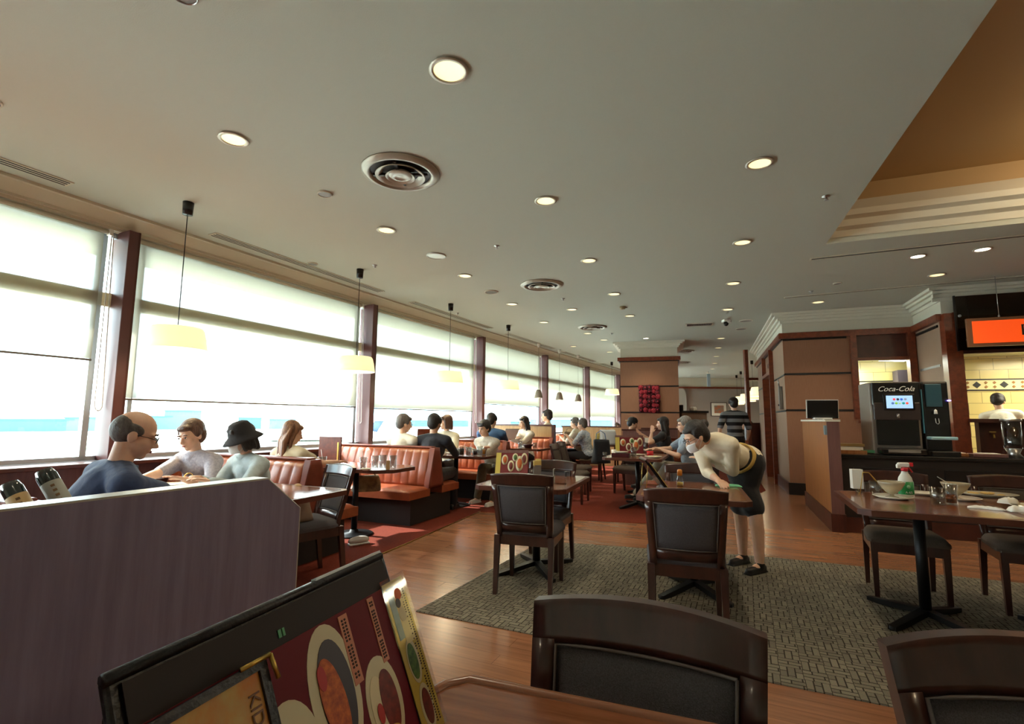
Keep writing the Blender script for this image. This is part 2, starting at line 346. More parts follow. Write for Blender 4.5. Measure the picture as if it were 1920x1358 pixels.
# ---- window wall ----
HEAD, SILL = 3.0, .84
BL = {0: 1.75, 1: 1.75, 2: 1.405, 3: 1.395, 4: 1.57, 5: 1.28, 6: 1.335, 7: 1.76, 8: 1.5}
bay_txt = {0: 'behind the divider panel at the very left', 1: 'leftmost in view, hanging higher than its neighbour', 2: 'of the widest bay, behind the two nearest pendant lamps', 3: 'behind the third pendant lamp from the left',
           4: 'in the bay behind the fourth wide pendant lamp', 5: 'in the bay behind the small bell pendants', 6: 'next to last before the pillar', 7: 'narrow slice just left of the pillar', 8: 'hidden past the pillar'}
for i in range(9):
    a, b = FP[i], FP[i+1]; d, n = inward(i); L = (b-a).length; rz = math.atan2(d.y, d.x)
    loc = (a.x, a.y, 0)
    # local frame: x along facade, y: outward is +y (left of d), inward -y
    wl = MB().box((L/2, .02, SILL/2-.02), (L, .16, SILL-.04), woodmat('glare_lit_brown_dado', (128, 92, 88), (112, 78, 76), (30, 30, 3), .4)).box((L/2, .04, 3.3), (L+.1, .2, .62), M_soffit)  # brown dado colour is lightened to hold the window glare
    o_ = struct(wl.obj('wall_window_side')); o_.location = loc; o_.rotation_euler = (0, 0, rz)
    o_ = struct(MB().box((L/2, -.16, SILL-.02), (L, .34, .035), M_brown, bev=.006).obj('trim_sill')); o_.location = loc; o_.rotation_euler = (0, 0, rz)
    # cornice
    mb = MB(); prof = [(.02, ZC), (-.24, ZC), (-.24, ZC-.025), (-.215, ZC-.03), (-.12, 3.045), (-.12, 3.02), (-.095, 3.02), (-.095, 2.995), (-.06, 2.995), (.02, 2.995)]
    va = [mb.bm.verts.new((-.02, p, z)) for p, z in prof]; vb = [mb.bm.verts.new((L+.02, p, z)) for p, z in prof]; K = len(prof)
    mb._new([mb.bm.faces.new((va[k], vb[k], vb[(k+1) % K], va[(k+1) % K])) for k in range(K)], M_soffit)
    o_ = struct(mb.obj('trim_cornice')); o_.location = loc; o_.rotation_euler = (0, 0, rz)
    # window: frame, transom, glass
    wn = struct(MB().box((L/2, 0, HEAD-.03), (L, .06, .06), M_alu).box((L/2, 0, SILL+.02), (L, .06, .04), M_alu)
                .box((L-.20, 0, (SILL+HEAD)/2), (.05, .06, HEAD-SILL), M_alu).box((.14, 0, (SILL+HEAD)/2), (.04, .06, HEAD-SILL), M_alu).obj('window_%d' % (i+1)))
    wn.location = loc; wn.rotation_euler = (0, 0, rz)
    MB().box((L/2, .0, 2.335), (L-.2, .06, .13), mat('transom_cream', (240, 226, 190), .6)).obj('transom', wn)
    MB().box((L/2, .02, (SILL+HEAD)/2), (L-.1, .008, HEAD-SILL-.02), M_glass).obj('pane', wn)
    # roller blind
    z0 = BL[i]; y = -.075
    rb = root('roller_blind', 'cream mesh roller blind ' + bay_txt[i], 'roller blind', loc, rz)
    MB().slab(lambda u, v, s_, L=L, z0=z0: (.07+u*(L-.30), y+.006*math.sin(u*9+v*2)*(1-v)+(.0012 if s_ else 0), z0+.012+v*(2.97-z0)), 20, 6, M_blind).obj('fabric', rb, fix=False)
    MB().tube([(.07, y, z0), (L-.23, y, z0)], .010, mat('blind_bottom_bar', (120, 112, 96), .5)).obj('bottom_bar', rb)
    MB().tube([(.05, y, 2.965), (L-.20, y, 2.965)], .022, M_soffit).box((L-.185, y-.005, 2.965), (.03, .05, .06), M_white).obj('roller', rb)
    cz = 1.12 if i != 1 else 1.25
    pts = [(L-.175, y-.015, 2.95)]+[(L-.175, y-.015, cz+.1)]+[(L-.175+.03*(1-math.cos(t)), y-.02, cz+.1-.06*math.sin(t)) for t in [PI*k/6 for k in range(1, 6)]]+[(L-.115, y-.015, cz+.1), (L-.16, y-.015, 2.95)]
    MB().tube(pts, .0045, M_chain, n=6).obj('pull_cord', rb)
    # mullion post at b
    mp_ = root('window_post', ['', '', '', '', '', '', '', '', '', ''][i] or 'brown metal window post ' + {0: 'left of the frame', 1: 'nearest the camera, by the man in the navy polo', 2: 'second from the left, behind the second pendant lamp', 3: 'third from the left, behind the fringed group at the booth', 4: 'fourth from the left, behind the bench with oak back', 5: 'fifth from the left', 6: 'right before the pillar', 7: 'hidden behind the pillar', 8: 'at the far end'}[i], 'window post', (b.x, b.y, 0), rz)
    MB().box((-.055, -.10, (SILL+3.0)/2), (.09, .26, 3.0-SILL), M_mull, bev=.006).obj('post', mp_)
    MB().box((-.01, -.08, (SILL+3.0)/2), (.02, .30, 3.0-SILL), M_brown).obj('cover_strip', mp_)
    # linear diffuser in ceiling by the window
    if i < 8:
        dv = root('slot_diffuser', 'long slotted air diffuser in the ceiling edge ' + {0: 'out of view', 1: 'above the leftmost window', 2: 'above the widest window', 3: 'above the third window', 4: 'above the fourth window', 5: 'over the bell pendants', 6: 'in the far ceiling edge before the pillar', 7: 'beyond the pillar'}[i], 'air diffuser', loc, rz)
        x0, x1 = (L*.16, L*.94) if i != 1 else (L*.1, L*.80)
        mb = MB().box(((x0+x1)/2, -.46, ZC-.004), (x1-x0, .13, .008), M_soffit); mb.obj('frame', dv)
        mb = MB()
        for k in range(3): mb.box(((x0+x1)/2, -.42-k*.04, ZC-.009), (x1-x0-.04, .014, .004), M_groove)
        mb.obj('grille', dv)

# ---- enclosing walls ----
def wallseg(name, a, b, z0, z1, m, th=.12, side=1):
    a = Vector(a); b = Vector(b); d = b-a; L = d.length; mb = MB().box((L/2, side*th/2, (z0+z1)/2), (L, th, z1-z0), m)
    o_ = struct(mb.obj(name)); o_.location = (a.x, a.y, 0); o_.rotation_euler = (0, 0, math.atan2(d.y, d.x)); return o_
wallseg('wall_back', (-7.2, -1.2), (-5.6, -4.8), 0, ZC, M_cream, side=-1)
wallseg('wall_back', (-5.8, -4.8), (12, -4.8), 0, ZC+.6, M_cream, side=-1)
wallseg('wall_right', (12, -4.8), (12, 5.2), 0, ZC+.6, M_cream, side=-1)
wallseg('wall_far', (5.5, 22.4), (13, 22.4), 0, ZC, mat('grey_lilac_wall', (168, 158, 150), .8))
wallseg('wall_far', (5.5, 22.3), (13, 22.3), 2.72, ZC, M_cream, side=1)
struct(MB().box((9.2, 22.24, 2.70), (7.4, .06, .08), M_trimwood).obj('trim_far'))
wallseg('wall_right', (13, 10), (13, 22.4), 0, ZC, M_cream, side=-1)
wallseg('wall_light_stop', (6.66, 13.38), (13, 10.78), 0, ZC, M_cream, side=-1)  # unseen wall, added to keep sky light from leaking in
# arch niche on far wall
nb = root('arch_niche', 'tall pale arched niche in the far wall left of the framed picture', 'niche', (7.35, 22.26, 0))
mb = MB()
pts = [(-.42, 0), (.42, 0), (.42, 2.35)]+[(.42*math.cos(t), 2.35+.42*math.sin(t)) for t in [PI*k/10 for k in range(1, 10)]]+[(-.42, 2.35)]
v0 = [mb.bm.verts.new((x, 0, z)) for x, z in pts]; v1 = [mb.bm.verts.new((x, -.05, z)) for x, z in pts]
mb._new([mb.bm.faces.new(v0), mb.bm.faces.new(v1[::-1])]+[mb.bm.faces.new((v0[k], v0[(k+1) % len(pts)], v1[(k+1) % len(pts)], v1[k])) for k in range(len(pts))], mat('niche_paint', (186, 178, 168), .8)); mb.obj('niche_panel', nb)
pc = root('framed_picture', 'framed orange and red abstract picture on the far grey wall', 'picture', (9.25, 22.36, 1.75))
MB().box((0, -.02, 0), (.72, .03, .62), mat('picture_frame_wood', (70, 52, 44), .4)).obj('picture_frame', pc)
MB().box((0, -.037, 0), (.66, .006, .56), M_paper).obj('mat_board', pc)
MB().box((0, -.042, .0), (.42, .006, .34), mat('abstract_orange_print', (190, 100, 50), .7, noise=((6, 6, 9), (120, 130, 120)))).obj('print', pc)

# ---- central pillar ----
PL, PR = Vector((2.68, 12.28)), Vector((3.98, 11.88)); pd = (PR-PL).normalized(); prz = math.atan2(pd.y, pd.x); PW = (PR-PL).length
pr = struct(MB().box((PW/2, .65, 1.35), (PW, 1.3, 2.70), M_panel).box((PW/2, .65, 2.93), (PW-.02, 1.28, .44), M_cream).obj('wall_pillar')); pr.location = (PL.x, PL.y, 0); pr.rotation_euler = (0, 0, prz)
def ringtrim(name, z, h, ex, m, W, D, par, x0=0, y0=0):
    mb = MB()
    mb.box((x0+W/2, y0-ex/2, z), (W+2*ex, ex, h), m).box((x0+W/2, y0+D+ex/2, z), (W+2*ex, ex, h), m).box((x0-ex/2, y0+D/2, z), (ex, D, h), m).box((x0+W+ex/2, y0+D/2, z), (ex, D, h), m)
    o_ = struct(mb.obj(name)); o_.location = par.location; o_.rotation_euler = par.rotation_euler; return o_
ringtrim('trim_pillar', 2.73, .09, .06, M_trimwood, PW, 1.3, pr)
ringtrim('trim_pillar', 2.68, .03, .03, M_groove, PW, 1.3, pr)
for z_ in (2.06, 1.43): ringtrim('trim_pillar', z_, .035, .006, M_groove, PW, 1.3, pr)
for k, (z_, ex) in enumerate(((3.02, .03), (3.06, .06), (3.10, .11), (3.135, .16))): ringtrim('trim_pillar', z_, .045, ex, M_creamtrim, PW, 1.3, pr)
ringtrim('baseboard_pillar', .1, .2, .02, M_brown, PW, 1.3, pr)
# red flower relief
fr = root('flower_relief_panel', 'square wall panel packed with deep red artificial roses on the pillar', 'wall art', (PL.x+pd.x*.68, PL.y+pd.y*.68, 1.755), prz)
MB().box((0, -.03, 0), (.48, .05, .66), mat('dark_red_backing', (80, 10, 24), .8)).obj('backing', fr)
M_rose = [mat('rose_deep', (104, 14, 30), .7), mat('rose_bright', (156, 28, 46), .7), mat('rose_dark', (70, 8, 24), .8)]
rnd = random.Random(3)
fl = []
for a_ in range(5):
    for b_ in range(6):
        fl.append((-.19+a_*.095+rnd.uniform(-.015, .015), -.27+b_*.108+rnd.uniform(-.015, .015), rnd.uniform(.045, .062)))
for (x_, z_, r_) in fl:
    mm = M_rose[rnd.choice([0, 0, 1, 1, 2])]; mb = MB()
    mb.ell((x_, -.065, z_), (r_, .022, r_), mm, n=14)
    for q in range(6):
        a_ = q*PI/3+x_*9; mb.ell((x_+r_*.5*math.cos(a_), -.078, z_+r_*.5*math.sin(a_)), (r_*.5, .018, r_*.36), mm, Matrix.Rotation(-a_+.5, 3, 'Y'), 8)
    mb.ell((x_, -.094, z_), (r_*.34, .016, r_*.34), M_rose[1], n=8); mb.obj('rose', fr)

# ---- right block (restroom core) ----
BC = Vector((4.80, 8.75)); dL = Vector((math.sin(math.radians(21.5)), math.cos(math.radians(21.5)))); dF = Vector((.925, -.38)).normalized()
BE = BC+dL*5.0; BI = BC+dF*1.90; BO = Vector((6.13, 7.0)); KD = dF; KE = BO+KD*5.5
rzL = math.atan2(dL.y, dL.x); rzF = math.atan2(dF.y, dF.x)
def place(ob, p, rz): ob.location = (p.x, p.y, 0); ob.rotation_euler = (0, 0, rz); return ob
# left face: local x along dL, room on +y (left) side -> wall thickness to -y. Pieces around doorway s 1.6..3.0 (z<2.2)
mb = MB()
for x0, x1, z0, z1 in ((0, 1.5, 0, 2.7), (1.5, 3.0, 2.2, 2.7), (3.0, 5.0, 0, 2.7)): mb.box(((x0+x1)/2, -.06, (z0+z1)/2), (x1-x0, .12, z1-z0), M_panel2)
mb.box((2.5, -.06, 2.93), (5.0, .12, .46), M_cream)
place(struct(mb.obj('wall_block_left')), BC, rzL)
mb = MB().box((2.5, .03, 2.745), (5.06, .07, .09), M_trimwood).box((2.5, .01, 2.69), (5.0, .03, .025), M_groove)
for z_ in (2.06, 1.43): mb.box((.73, .003, z_), (1.46, .008, .03), M_groove).box((4.0, .003, z_), (1.9, .008, .03), M_groove)
mb.box((.73, .012, .1), (1.5, .03, .2), M_brown).box((4.05, .012, .1), (1.9, .03, .2), M_brown)
place(struct(mb.obj('trim_block_left')), BC, rzL)
mb = MB()
for z_, ex in ((3.0, .03), (3.05, .07), (3.10, .12), (3.135, .17)): mb.box((2.5, ex/2, z_), (5.0+ex, ex, .055), M_creamtrim)
place(struct(mb.obj('trim_crown_left')), BC, rzL)
dr = struct(MB().box((1.55, .0, 1.35), (.09, .16, 2.7), M_trimwood).box((2.98, .0, 1.35), (.09, .16, 2.7), M_trimwood).box((2.27, 0, 2.24), (1.4, .16, .07), M_trimwood).obj('door_1')); place(dr, BC, rzL)
place(struct(MB().box((2.27, -1.2, 1.1), (1.5, .05, 2.2), mat('brown_corridor_wall', (120, 70, 44), .6)).box((1.5, -.7, 1.1), (.05, 1.2, 2.2), M_cream).box((3.05, -.7, 1.1), (.05, 1.2, 2.2), M_trimwood).obj('wall_corridor')), BC, rzL)  # brown end wall, cream and wood sides
sg = root('restroom_sign', 'small brown lettered sign over the restroom corridor opening', 'sign', (BC.x+dL.x*2.2, BC.y+dL.y*2.2, 2.45), rzL)
mb = MB()
for k in range(5): mb.box((-.18+k*.09, .012, 0), (.05, .012, .10 if k % 2 else .08), M_brown)
mb.obj('lettering', sg)
# wall phone / extinguisher-like dispenser on left face
wd = root('wall_umbrella_holder', 'small grey metal holder with two prongs mounted on the block side wall', 'wall fitting', (BC.x+dL.x*.35, BC.y+dL.y*.35, 1.72), rzL)
MB().box((0, .035, -.05), (.10, .06, .42), M_greyp, bev=.01).obj('housing', wd)
MB().tube([(-.03, .05, .16), (-.03, .07, .30)], .006, M_metal).tube([(.03, .05, .16), (.03, .07, .30)], .006, M_metal).obj('prongs', wd)
MB().ell((0, .07, -.18), (.018, .012, .018), M_blackp).obj('button', wd)
# front face: local x along dF; outward (room) is -y. wall thickness +y
FW = 1.90; OX0, OX1, OZ0, OZ1 = 1.09, 1.87, 1.25, 2.27
mb = MB().box((OX0/2, .06, 1.36), (OX0, .12, 2.72), M_panel).box(((OX0+FW)/2, .06, OZ0/2), (FW-OX0, .12, OZ0), M_panel).box(((OX0+FW)/2, .06, (OZ1+2.72)/2), (FW-OX0, .12, 2.72-OZ1), M_brown)
mb.box((FW/2, .06, 2.94), (FW, .12, .46), M_cream)
place(struct(mb.obj('wall_block_front')), BC, rzF)
mb = MB().box((FW/2-.03, -.03, 2.745), (FW+.06, .07, .10), M_trimwood).box((.48, -.006, 2.68), (.96, .02, .035), M_groove)
for z_ in (2.07, 1.44): mb.box((.5, -.003, z_), (1.0, .008, .035), M_groove)
mb.box((.5, -.012, .1), (1.04, .03, .2), M_groove)
place(struct(mb.obj('trim_block_front')), BC, rzF)
place(struct(MB().box((1.04, -.01, 2.0), (.09, .16, 1.42), M_trimwood).box((1.84, -.01, 2.0), (.10, .16, 1.42), M_trimwood).box((1.45, -.0, OZ1+.02), (.8, .14, .05), M_trimwood).box((1.45, -.0, OZ0), (.8, .16, .04), M_trimwood).obj('window_10')), BC, rzF)
mb = MB()
for z_, ex in ((3.0, .03), (3.05, .07), (3.10, .12), (3.135, .17)): mb.box((FW/2-ex/2, -ex/2, z_), (FW+ex, ex, .055), M_creamtrim)
place(struct(mb.obj('trim_crown_front')), BC, rzF)
# side return BI -> BO
sdv = (BO-BI); SW = sdv.length; sdn = sdv.normalized(); rzS = math.atan2(sdn.y, sdn.x)   # room on the -x side => right of direction; thickness to left
mb = MB().box((SW/2, .06, 1.36), (SW, .12, 2.72), M_panel2).box((SW/2, .06, 2.94), (SW, .12, .46), M_cream)
place(struct(mb.obj('wall_return')), BI, rzS)
mb = MB().box((SW/2, -.03, 2.745), (SW, .07, .10), M_trimwood).box((SW/2, -.012, 2.64), (SW*.75, .02, .035), M_groove)
for z_ in (2.07, 1.44): mb.box((SW*.5, -.003, z_), (SW*.7, .008, .035), M_groove)
place(struct(mb.obj('trim_return')), BI, rzS)
mb = MB()
for z_, ex in ((3.0, .03), (3.05, .07), (3.10, .12), (3.135, .17)): mb.box((SW/2+ex/2, -ex/2, z_), (SW+ex, ex, .055), M_creamtrim)
place(struct(mb.obj('trim_crown_return')), BI, rzS)
# K wall with kitchen opening from s=.17
mb = MB().box((2.9, .06, .64), (5.2, .12, 1.28), M_brown).box((2.8, .06, 2.46), (5.4, .12, .50), M_brown).box((2.8, .06, 2.94), (5.4, .12, .46), M_cream)
place(struct(mb.obj('wall_kitchen_front')), BO, rzF)
place(struct(MB().box((.08, -.02, 1.39), (.18, .17, 2.78), M_trimwood).box((2.8, -.03, 2.745), (5.4, .07, .10), M_trimwood).box((2.8, -.05, 1.28), (5.3, .32, .05), M_brown).obj('trim_kitchen')), BO, rzF)
mb = MB()
for z_, ex in ((3.0, .03), (3.05, .07), (3.10, .12), (3.135, .17)): mb.box((2.7, -ex/2, z_), (5.6, ex, .055), M_creamtrim)
place(struct(mb.obj('trim_crown_kitchen')), BO, rzF)
# kitchen interior
TW = Vector((5.85, 10.02))
place(struct(MB().box((3.0, .05, 1.5), (6.0, .1, 3.0), M_tile).obj('wall_kitchen_tile')), TW, rzF)
struct(MB().prism([(5.95, 10.1), (5.3, 8.8), (6.7, 8.2), (6.25, 7.1), (11.2, 5.0), (12.4, 7.6)], 2.44, 2.50, mat('kitchen_ceiling', (206, 210, 186), .6)).obj('ceiling_kitchen'))
wallseg('wall_kitchen_right', (11.6, 4.9), (12.3, 7.8), 0, 2.9, M_cream, side=-1)
wallseg('wall_kitchen_left', (5.35, 9.0), (5.8, 10.1), 0, 2.9, M_cream, side=-1)
tb = root('tile_border', 'tile frieze of black and amber diamonds on the kitchen wall', 'tile border', (TW.x, TW.y, 1.93), rzF)
mb = MB().box((3.2, -.006, 0), (5.4, .008, .19), mat('frieze_cream_tile', (232, 220, 168), .25)); mb.obj('band', tb)
MB().box((3.2, -.012, .095), (5.4, .008, .022), M_groove).box((3.2, -.012, -.095), (5.4, .008, .022), M_groove).obj('black_strips', tb)
R45 = Matrix.Rotation(PI/4, 3, 'Y'); am = mat('amber_tile', (150, 104, 50), .3)
x_ = 1.6
while x_ < 4.6:
    MB().box((x_, -.013, 0), (.085, .008, .085), M_groove, R=R45).obj('black_diamond', tb)
    for q in (.13, .25):
        for zz_ in (.038, -.038): MB().box((x_+q, -.013, zz_), (.038, .008, .038), am, R=R45).obj('amber_diamond', tb)
    x_ += .38
for nm, (px_, py_), rz_, lb in (('a', (6.62, 8.98), rzF+.5, 'bright fluorescent batten light seen through the small kitchen window'), ('b', (9.3, 7.2), rzF, 'fluorescent batten light over the kitchen pass')):
    ft = root('fluorescent_light', lb, 'ceiling light', (px_, py_, 2.43), rz_)
    MB().box((0, 0, -.02), (1.25, .14, .04), M_white).obj('housing', ft)
    for yy in (-.04, .04): MB().tube([(-.58, yy, -.06), (.58, yy, -.06)], .014, M_tube).obj('tube', ft)
ld = bpy.data.lights.new('kitchen_light', 'AREA'); ld.energy = 38; ld.size = 1.2; ld.color = (1, .93, .68); lo = bpy.data.objects.new('kitchen_light', ld); COL.objects.link(lo); lo.location = (9.0, 7.6, 2.36)
ld = bpy.data.lights.new('kitchen_light', 'AREA'); ld.energy = 14; ld.size = .8; ld.color = (.93, 1, .85); lo = bpy.data.objects.new('kitchen_light', ld); COL.objects.link(lo); lo.location = (6.3, 9.2, 2.30)
cb = tag(place(MB().box((0, 0, 1.1), (.7, .3, 2.2), mat('dark_purple_grey_panel', (84, 74, 82), .6)).obj('kitchen_cabinet'), Vector((7.45, 9.10)), rzF), 'tall dark grey cabinet inside the kitchen seen through the small window', 'cabinet')  # cabinet in dark purple grey
# hanging orange sign + smoked glass hood
SGp = Vector((5.98, 6.44))
sn = root('hanging_sign', 'orange lit sign board hanging in front of the kitchen pass', 'sign', (SGp.x, SGp.y, 2.42), rzF)
MB().box((.9, 0, 0), (1.84, .05, .37), mat('bronze_sign_frame', (120, 78, 50), .4, metal=.3)).obj('sign_frame', sn)
MB().box((.9, -.028, 0), (1.74, .008, .29), mat('orange_sign_face', (230, 84, 20), .5, emit=((232, 70, 8), .38))).obj('sign_face', sn)
text_part('sign_lettering', 'R', .2, M_groove, sn, frame((.56, -.034, 0), (1, 0, 0), (0, 0, 1), (0, -1, 0)), .002)
mb = MB()
for x_ in (.32, 1.5): mb.tube([(x_, 0, .18), (x_, 0, .73)], .004, M_metal)
mb.obj('hanger_rod', sn)
MB().ell((.32, 0, .2), (.012, .012, .02), M_metal, n=8).obj('clamp', sn)
hd = root('smoke_curtain_panel', 'dark tinted glass smoke panel hanging above the kitchen pass', 'glass panel', (BO.x, BO.y, 0), rzF)
MB().box((2.7, -.16, 2.62), (5.2, .012, .76), M_smoke).obj('panel', hd)
MB().box((.10, -.16, 2.62), (.02, .03, .78), M_blackm).ell((.22, -.18, 2.38), (.03, .02, .03), M_metal, n=8).ell((.14, -.18, 2.72), (.02, .02, .02), M_metal, n=8).obj('fixing', hd)
# floor carpets
rg = tag(MB().prism([(-.61, 3.40), (1.85, 2.28), (3.3, 1.62), (5.6, 3.5), (4.03, 4.07), (2.42, 4.76), (.33, 5.30)], .0, .005, M_rug).obj('rug'), 'grey basket weave rug under the chairs in the middle of the floor', 'rug')
struct(MB().prism([(-1.05, 5.1), (-.41, 6.91), (.1, 6.75), (.75, 6.42), (1.6, 6.24), (2.3, 6.35), (4.6, 9.2), (6.6, 14), (8.9, 22.2), (5.6, 22.2), (-6.5, -1.2), (-4.5, -1.2), (-1.7, 3.4)], 0, .004, M_red).obj('floor_carpet'))
struct(MB().tube([(-2.6, 1.2, .006), (-1.7, 3.4, .006), (-1.05, 5.1, .006), (-.41, 6.91, .006)], .006, M_gold2, n=6).obj('trim_carpet_edge'))
# exterior
gm = mat('pale_airport_apron', (225, 225, 220), .9, spec=0, noise=((.004, .02, 1), (205, 214, 205)))
struct(MB().prism([(-3000, -1500), (600, -1500), (2500, 4000), (-3000, 4000)], -12.2, -12, gm).obj('floor_airfield'))
hz = mat('hazy_blue_building', (84, 112, 122), .9, spec=0); hz2 = mat('hazy_pale_building', (70, 96, 104), .9, spec=0); gn = mat('hazy_grass', (96, 120, 100), .95, spec=0)  # distance haze is mixed into these colours
for k, (ax, dist, wd_, h_, m_, lb) in enumerate(((-38.5, 560, 60, 13, hz, 'long dark blue airport building across the runway behind the seated woman'), (-36.3, 600, 46, 15, hz, 'blue hangar across the runway right of the long building'), (-33.2, 600, 30, 22, hz, 'tall square blue hangar on the horizon above the bucket hat'), (-27.5, 620, 22, 14, hz2, 'pale low building on the horizon above the long haired woman'),
                                       (-44.5, 560, 70, 11, hz2, 'faint low building strip behind the man in navy'), (-24.5, 620, 26, 12, hz, 'small distant hangar left of the second window post'), (-7, 800, 140, 11, hz2, 'faint blue terminal strip seen past the booth with the oak back'), (8, 800, 160, 14, hz, 'blue distant shoreline buildings left of the pillar'), (2, 820, 60, 10, hz2, 'faint terminal strip between the bell pendants'))):
    a_ = math.radians(ax); r_ = root('airport_building', lb, 'building', (dist*math.sin(a_), dist*math.cos(a_), -12), -a_)
    h_ *= .8; MB().box((0, 0, h_/2), (wd_, 30, h_), m_).obj('hall', r_)
    MB().box((0, 0, h_+.6), (wd_*1.02, 31, 1.2), hz2).obj('roof', r_)
for k, (ax, dist, wd_, m_) in enumerate(((-42, 260, 90, gn), (-30, 300, 120, gn), (-14, 300, 120, gn), (0, 320, 120, gn), (9, 300, 90, gn))):
    a_ = math.radians(ax); tag(place(MB().box((0, 0, -11.95), (wd_, 16, .1), m_).obj('grass_strip'), Vector((dist*math.sin(a_), dist*math.cos(a_))), -a_), 'pale green grass strip beside the runway ' + ['far left', 'in the widest window', 'in the third window', 'in the fourth window', 'near the pillar'][k], 'grass')
pl_ = root('airliner_tail', 'tiny parked aircraft with a dark upright tail near the second window post', 'aircraft', (-88, 262, -12), .5)
MB().tube([(-18, 0, 4), (0, 0, 4.2), (16, 0, 4), (20, 0, 4.6)], [1.2, 2, 2, .5], mat('aircraft_white', (225, 230, 232), .5), n=12).obj('fuselage', pl_)
mb = MB(); mb.slab(lambda u, v, s_: (13+u*5+v*3.5, (.15 if s_ else -.15), 5.5+v*6), 1, 1, mat('dark_tail_paint', (40, 60, 84), .5)); mb.obj('tail_fin', pl_)
mb = MB(); mb.slab(lambda u, v, s_: (-3+u*4+abs(v-.5)*12, -16+v*32, 4+(.15 if s_ else 0)), 1, 4, MATS['aircraft_white']); mb.obj('wings', pl_)
# ================= CEILING FITTINGS =================
def downlight(x, y, label, r=.075, hot=False, group=None, spot=0, col=(1, .86, .62)):
    t = root('ceiling_downlight', label, 'downlight', (x, y, ZC), 0, group)
    MB().lathe([(r*1.02, .0), (r*1.28, -.004), (r*1.3, -.009), (r*1.02, -.012), (r, -.006), (r*.99, 0)], mat('downlight_rim', (206, 198, 182), .3, metal=.3), n=28).obj('trim_ring', t)
    MB().lathe([(r*.99, -.006), (r*.6, -.0045), (0, -.003)], M_bulbhot if hot else M_bulb, n=28).obj('lamp', t)
    if spot:
        l = bpy.data.lights.new('downlight_beam', 'SPOT'); l.energy = spot; l.spot_size = math.radians(95); l.spot_blend = .8; l.color = col; l.shadow_soft_size = .06
        lo = bpy.data.objects.new('downlight_beam', l); COL.objects.link(lo); lo.location = (x, y, ZC-.03)
    return t
DLS = [(-.36, 2.54, 'large bright downlight nearest the camera, top centre of the ceiling', 1, 14), (-1.93, 3.24, 'downlight left of the nearest big round air diffuser', 0, 8),
 (1.82, 3.50, 'downlight on the right of the ceiling, nearest the corner of the recess', 0, 12), (.28, 4.17, 'downlight between the two nearest round air diffusers', 0, 9),
 (-1.29, 4.89, 'downlight just beyond the nearest round air diffuser', 0, 8), (2.45, 5.15, 'downlight left of the tip of the recess', 0, 9),
 (.91, 5.81, 'downlight right of the small sprinkler, ahead of the second round diffuser', 0, 8), (-.64, 6.50, 'downlight between the two round speaker grilles', 0, 8),
 (3.06, 6.75, 'downlight second from the recess tip in the right-hand row', 0, 8), (1.54, 7.40, 'downlight just right of the second round air diffuser', 0, 8),
 (-.01, 8.13, 'downlight above and left of the second round air diffuser, by the plain disc', 0, 6), (2.15, 8.99, 'downlight beside the beige ceiling knob', 0, 6),
 (3.69, 8.39, 'downlight ahead of the small rectangular grille', 0, 6), (1.03, 8.5, 'small downlight between the second and third round diffusers', 0, 0),
 (.62, 9.67, 'small downlight left of the third round diffuser', 0, 5), (4.88, 7.8, 'downlight over the host stand next to the block cornice', 0, 8),
 (5.48, 6.27, 'downlight between the two ceiling slots on the right', 0, 8), (1.67, 10.9, 'downlight just past the third round diffuser', 0, 5)]
for x_, y_, lb, hot, sp in DLS: downlight(x_, y_, lb, spot=sp*2.2, r=.085 if hot else .075)
downlight(4.65, 5.55, 'glaring spot lamp left of the pair over the drinks counter', hot=True, spot=24, r=.065)
downlight(5.16, 5.30, 'glaring spot lamp right of the pair over the drinks counter', hot=True, spot=24, r=.065)
downlight(3.12, 11.49, 'glaring lamp washing the top of the pillar', hot=True, spot=22, r=.06)
for (x_, y_), w_ in zip(((4.83, 11.4), (5.40, 12.93), (6.06, 14.67), (6.74, 16.47), (7.4, 18.3), (7.9, 20)), ('nearest', 'second nearest', 'third from the near end', 'fourth from the near end', 'next to last', 'farthest')):
    downlight(x_, y_, 'small downlight in the corridor row, ' + w_, group='corridor row of downlights', spot=10)
for (x_, y_), w_ in zip(((2.19, 11.78), (2.75, 13.92), (1.6, 12.9)), ('the one closest to the pillar crown', 'the farthest one', 'the one over the bell pendants')):
    downlight(x_, y_, 'tiny far downlight left of the pillar, ' + w_, group='far downlights left of the pillar', spot=5)
for x_, y_ in ((1.4, 0.9), (-1.2, .8), (2.6, -1.5), (0, -2.2), (-2.8, -.6)):   # unseen lamps behind the camera, kept for their light, continue the lamp rhythm
    downlight(x_, y_, 'unseen round downlight in the ceiling behind the viewpoint', group='downlights behind the viewpoint', spot=9)

def round_diffuser(x, y, label, r=.30):
    t = root('round_air_diffuser', label, 'air diffuser', (x, y, ZC))
    m1 = mat('diffuser_painted_metal', (176, 168, 152), .3, metal=.25); m2 = mat('diffuser_dark_throat', (30, 26, 24), .5)
    MB().lathe([(r*.80, .0), (r*1.0, -.003), (r, -.012), (r*.86, -.030), (r*.80, -.030), (r*.77, -.006)], m1, n=48).obj('outer_ring', t)
    MB().lathe([(r*.8, -.002), (0, -.002)], m2, n=40).obj('throat', t)
    MB().lathe([(r*.46, -.008), (r*.62, -.040), (r*.64, -.036), (r*.50, -.006)], m1, n=44).obj('cone', t)
    MB().lathe([(r*.22, -.012), (r*.36, -.046), (r*.38, -.042), (r*.26, -.010)], m1, n=40).obj('cone', t)
    MB().lathe([(r*.30, -.034), (r*.16, -.048), (r*.13, -.042), (0, -.040)], m1, n=36).obj('centre_disc', t)
    MB().box((0, 0, -.02), (r*1.4, .02, .02), m2).box((0, 0, -.02), (.02, r*1.4, .02), m2).obj('spider', t)
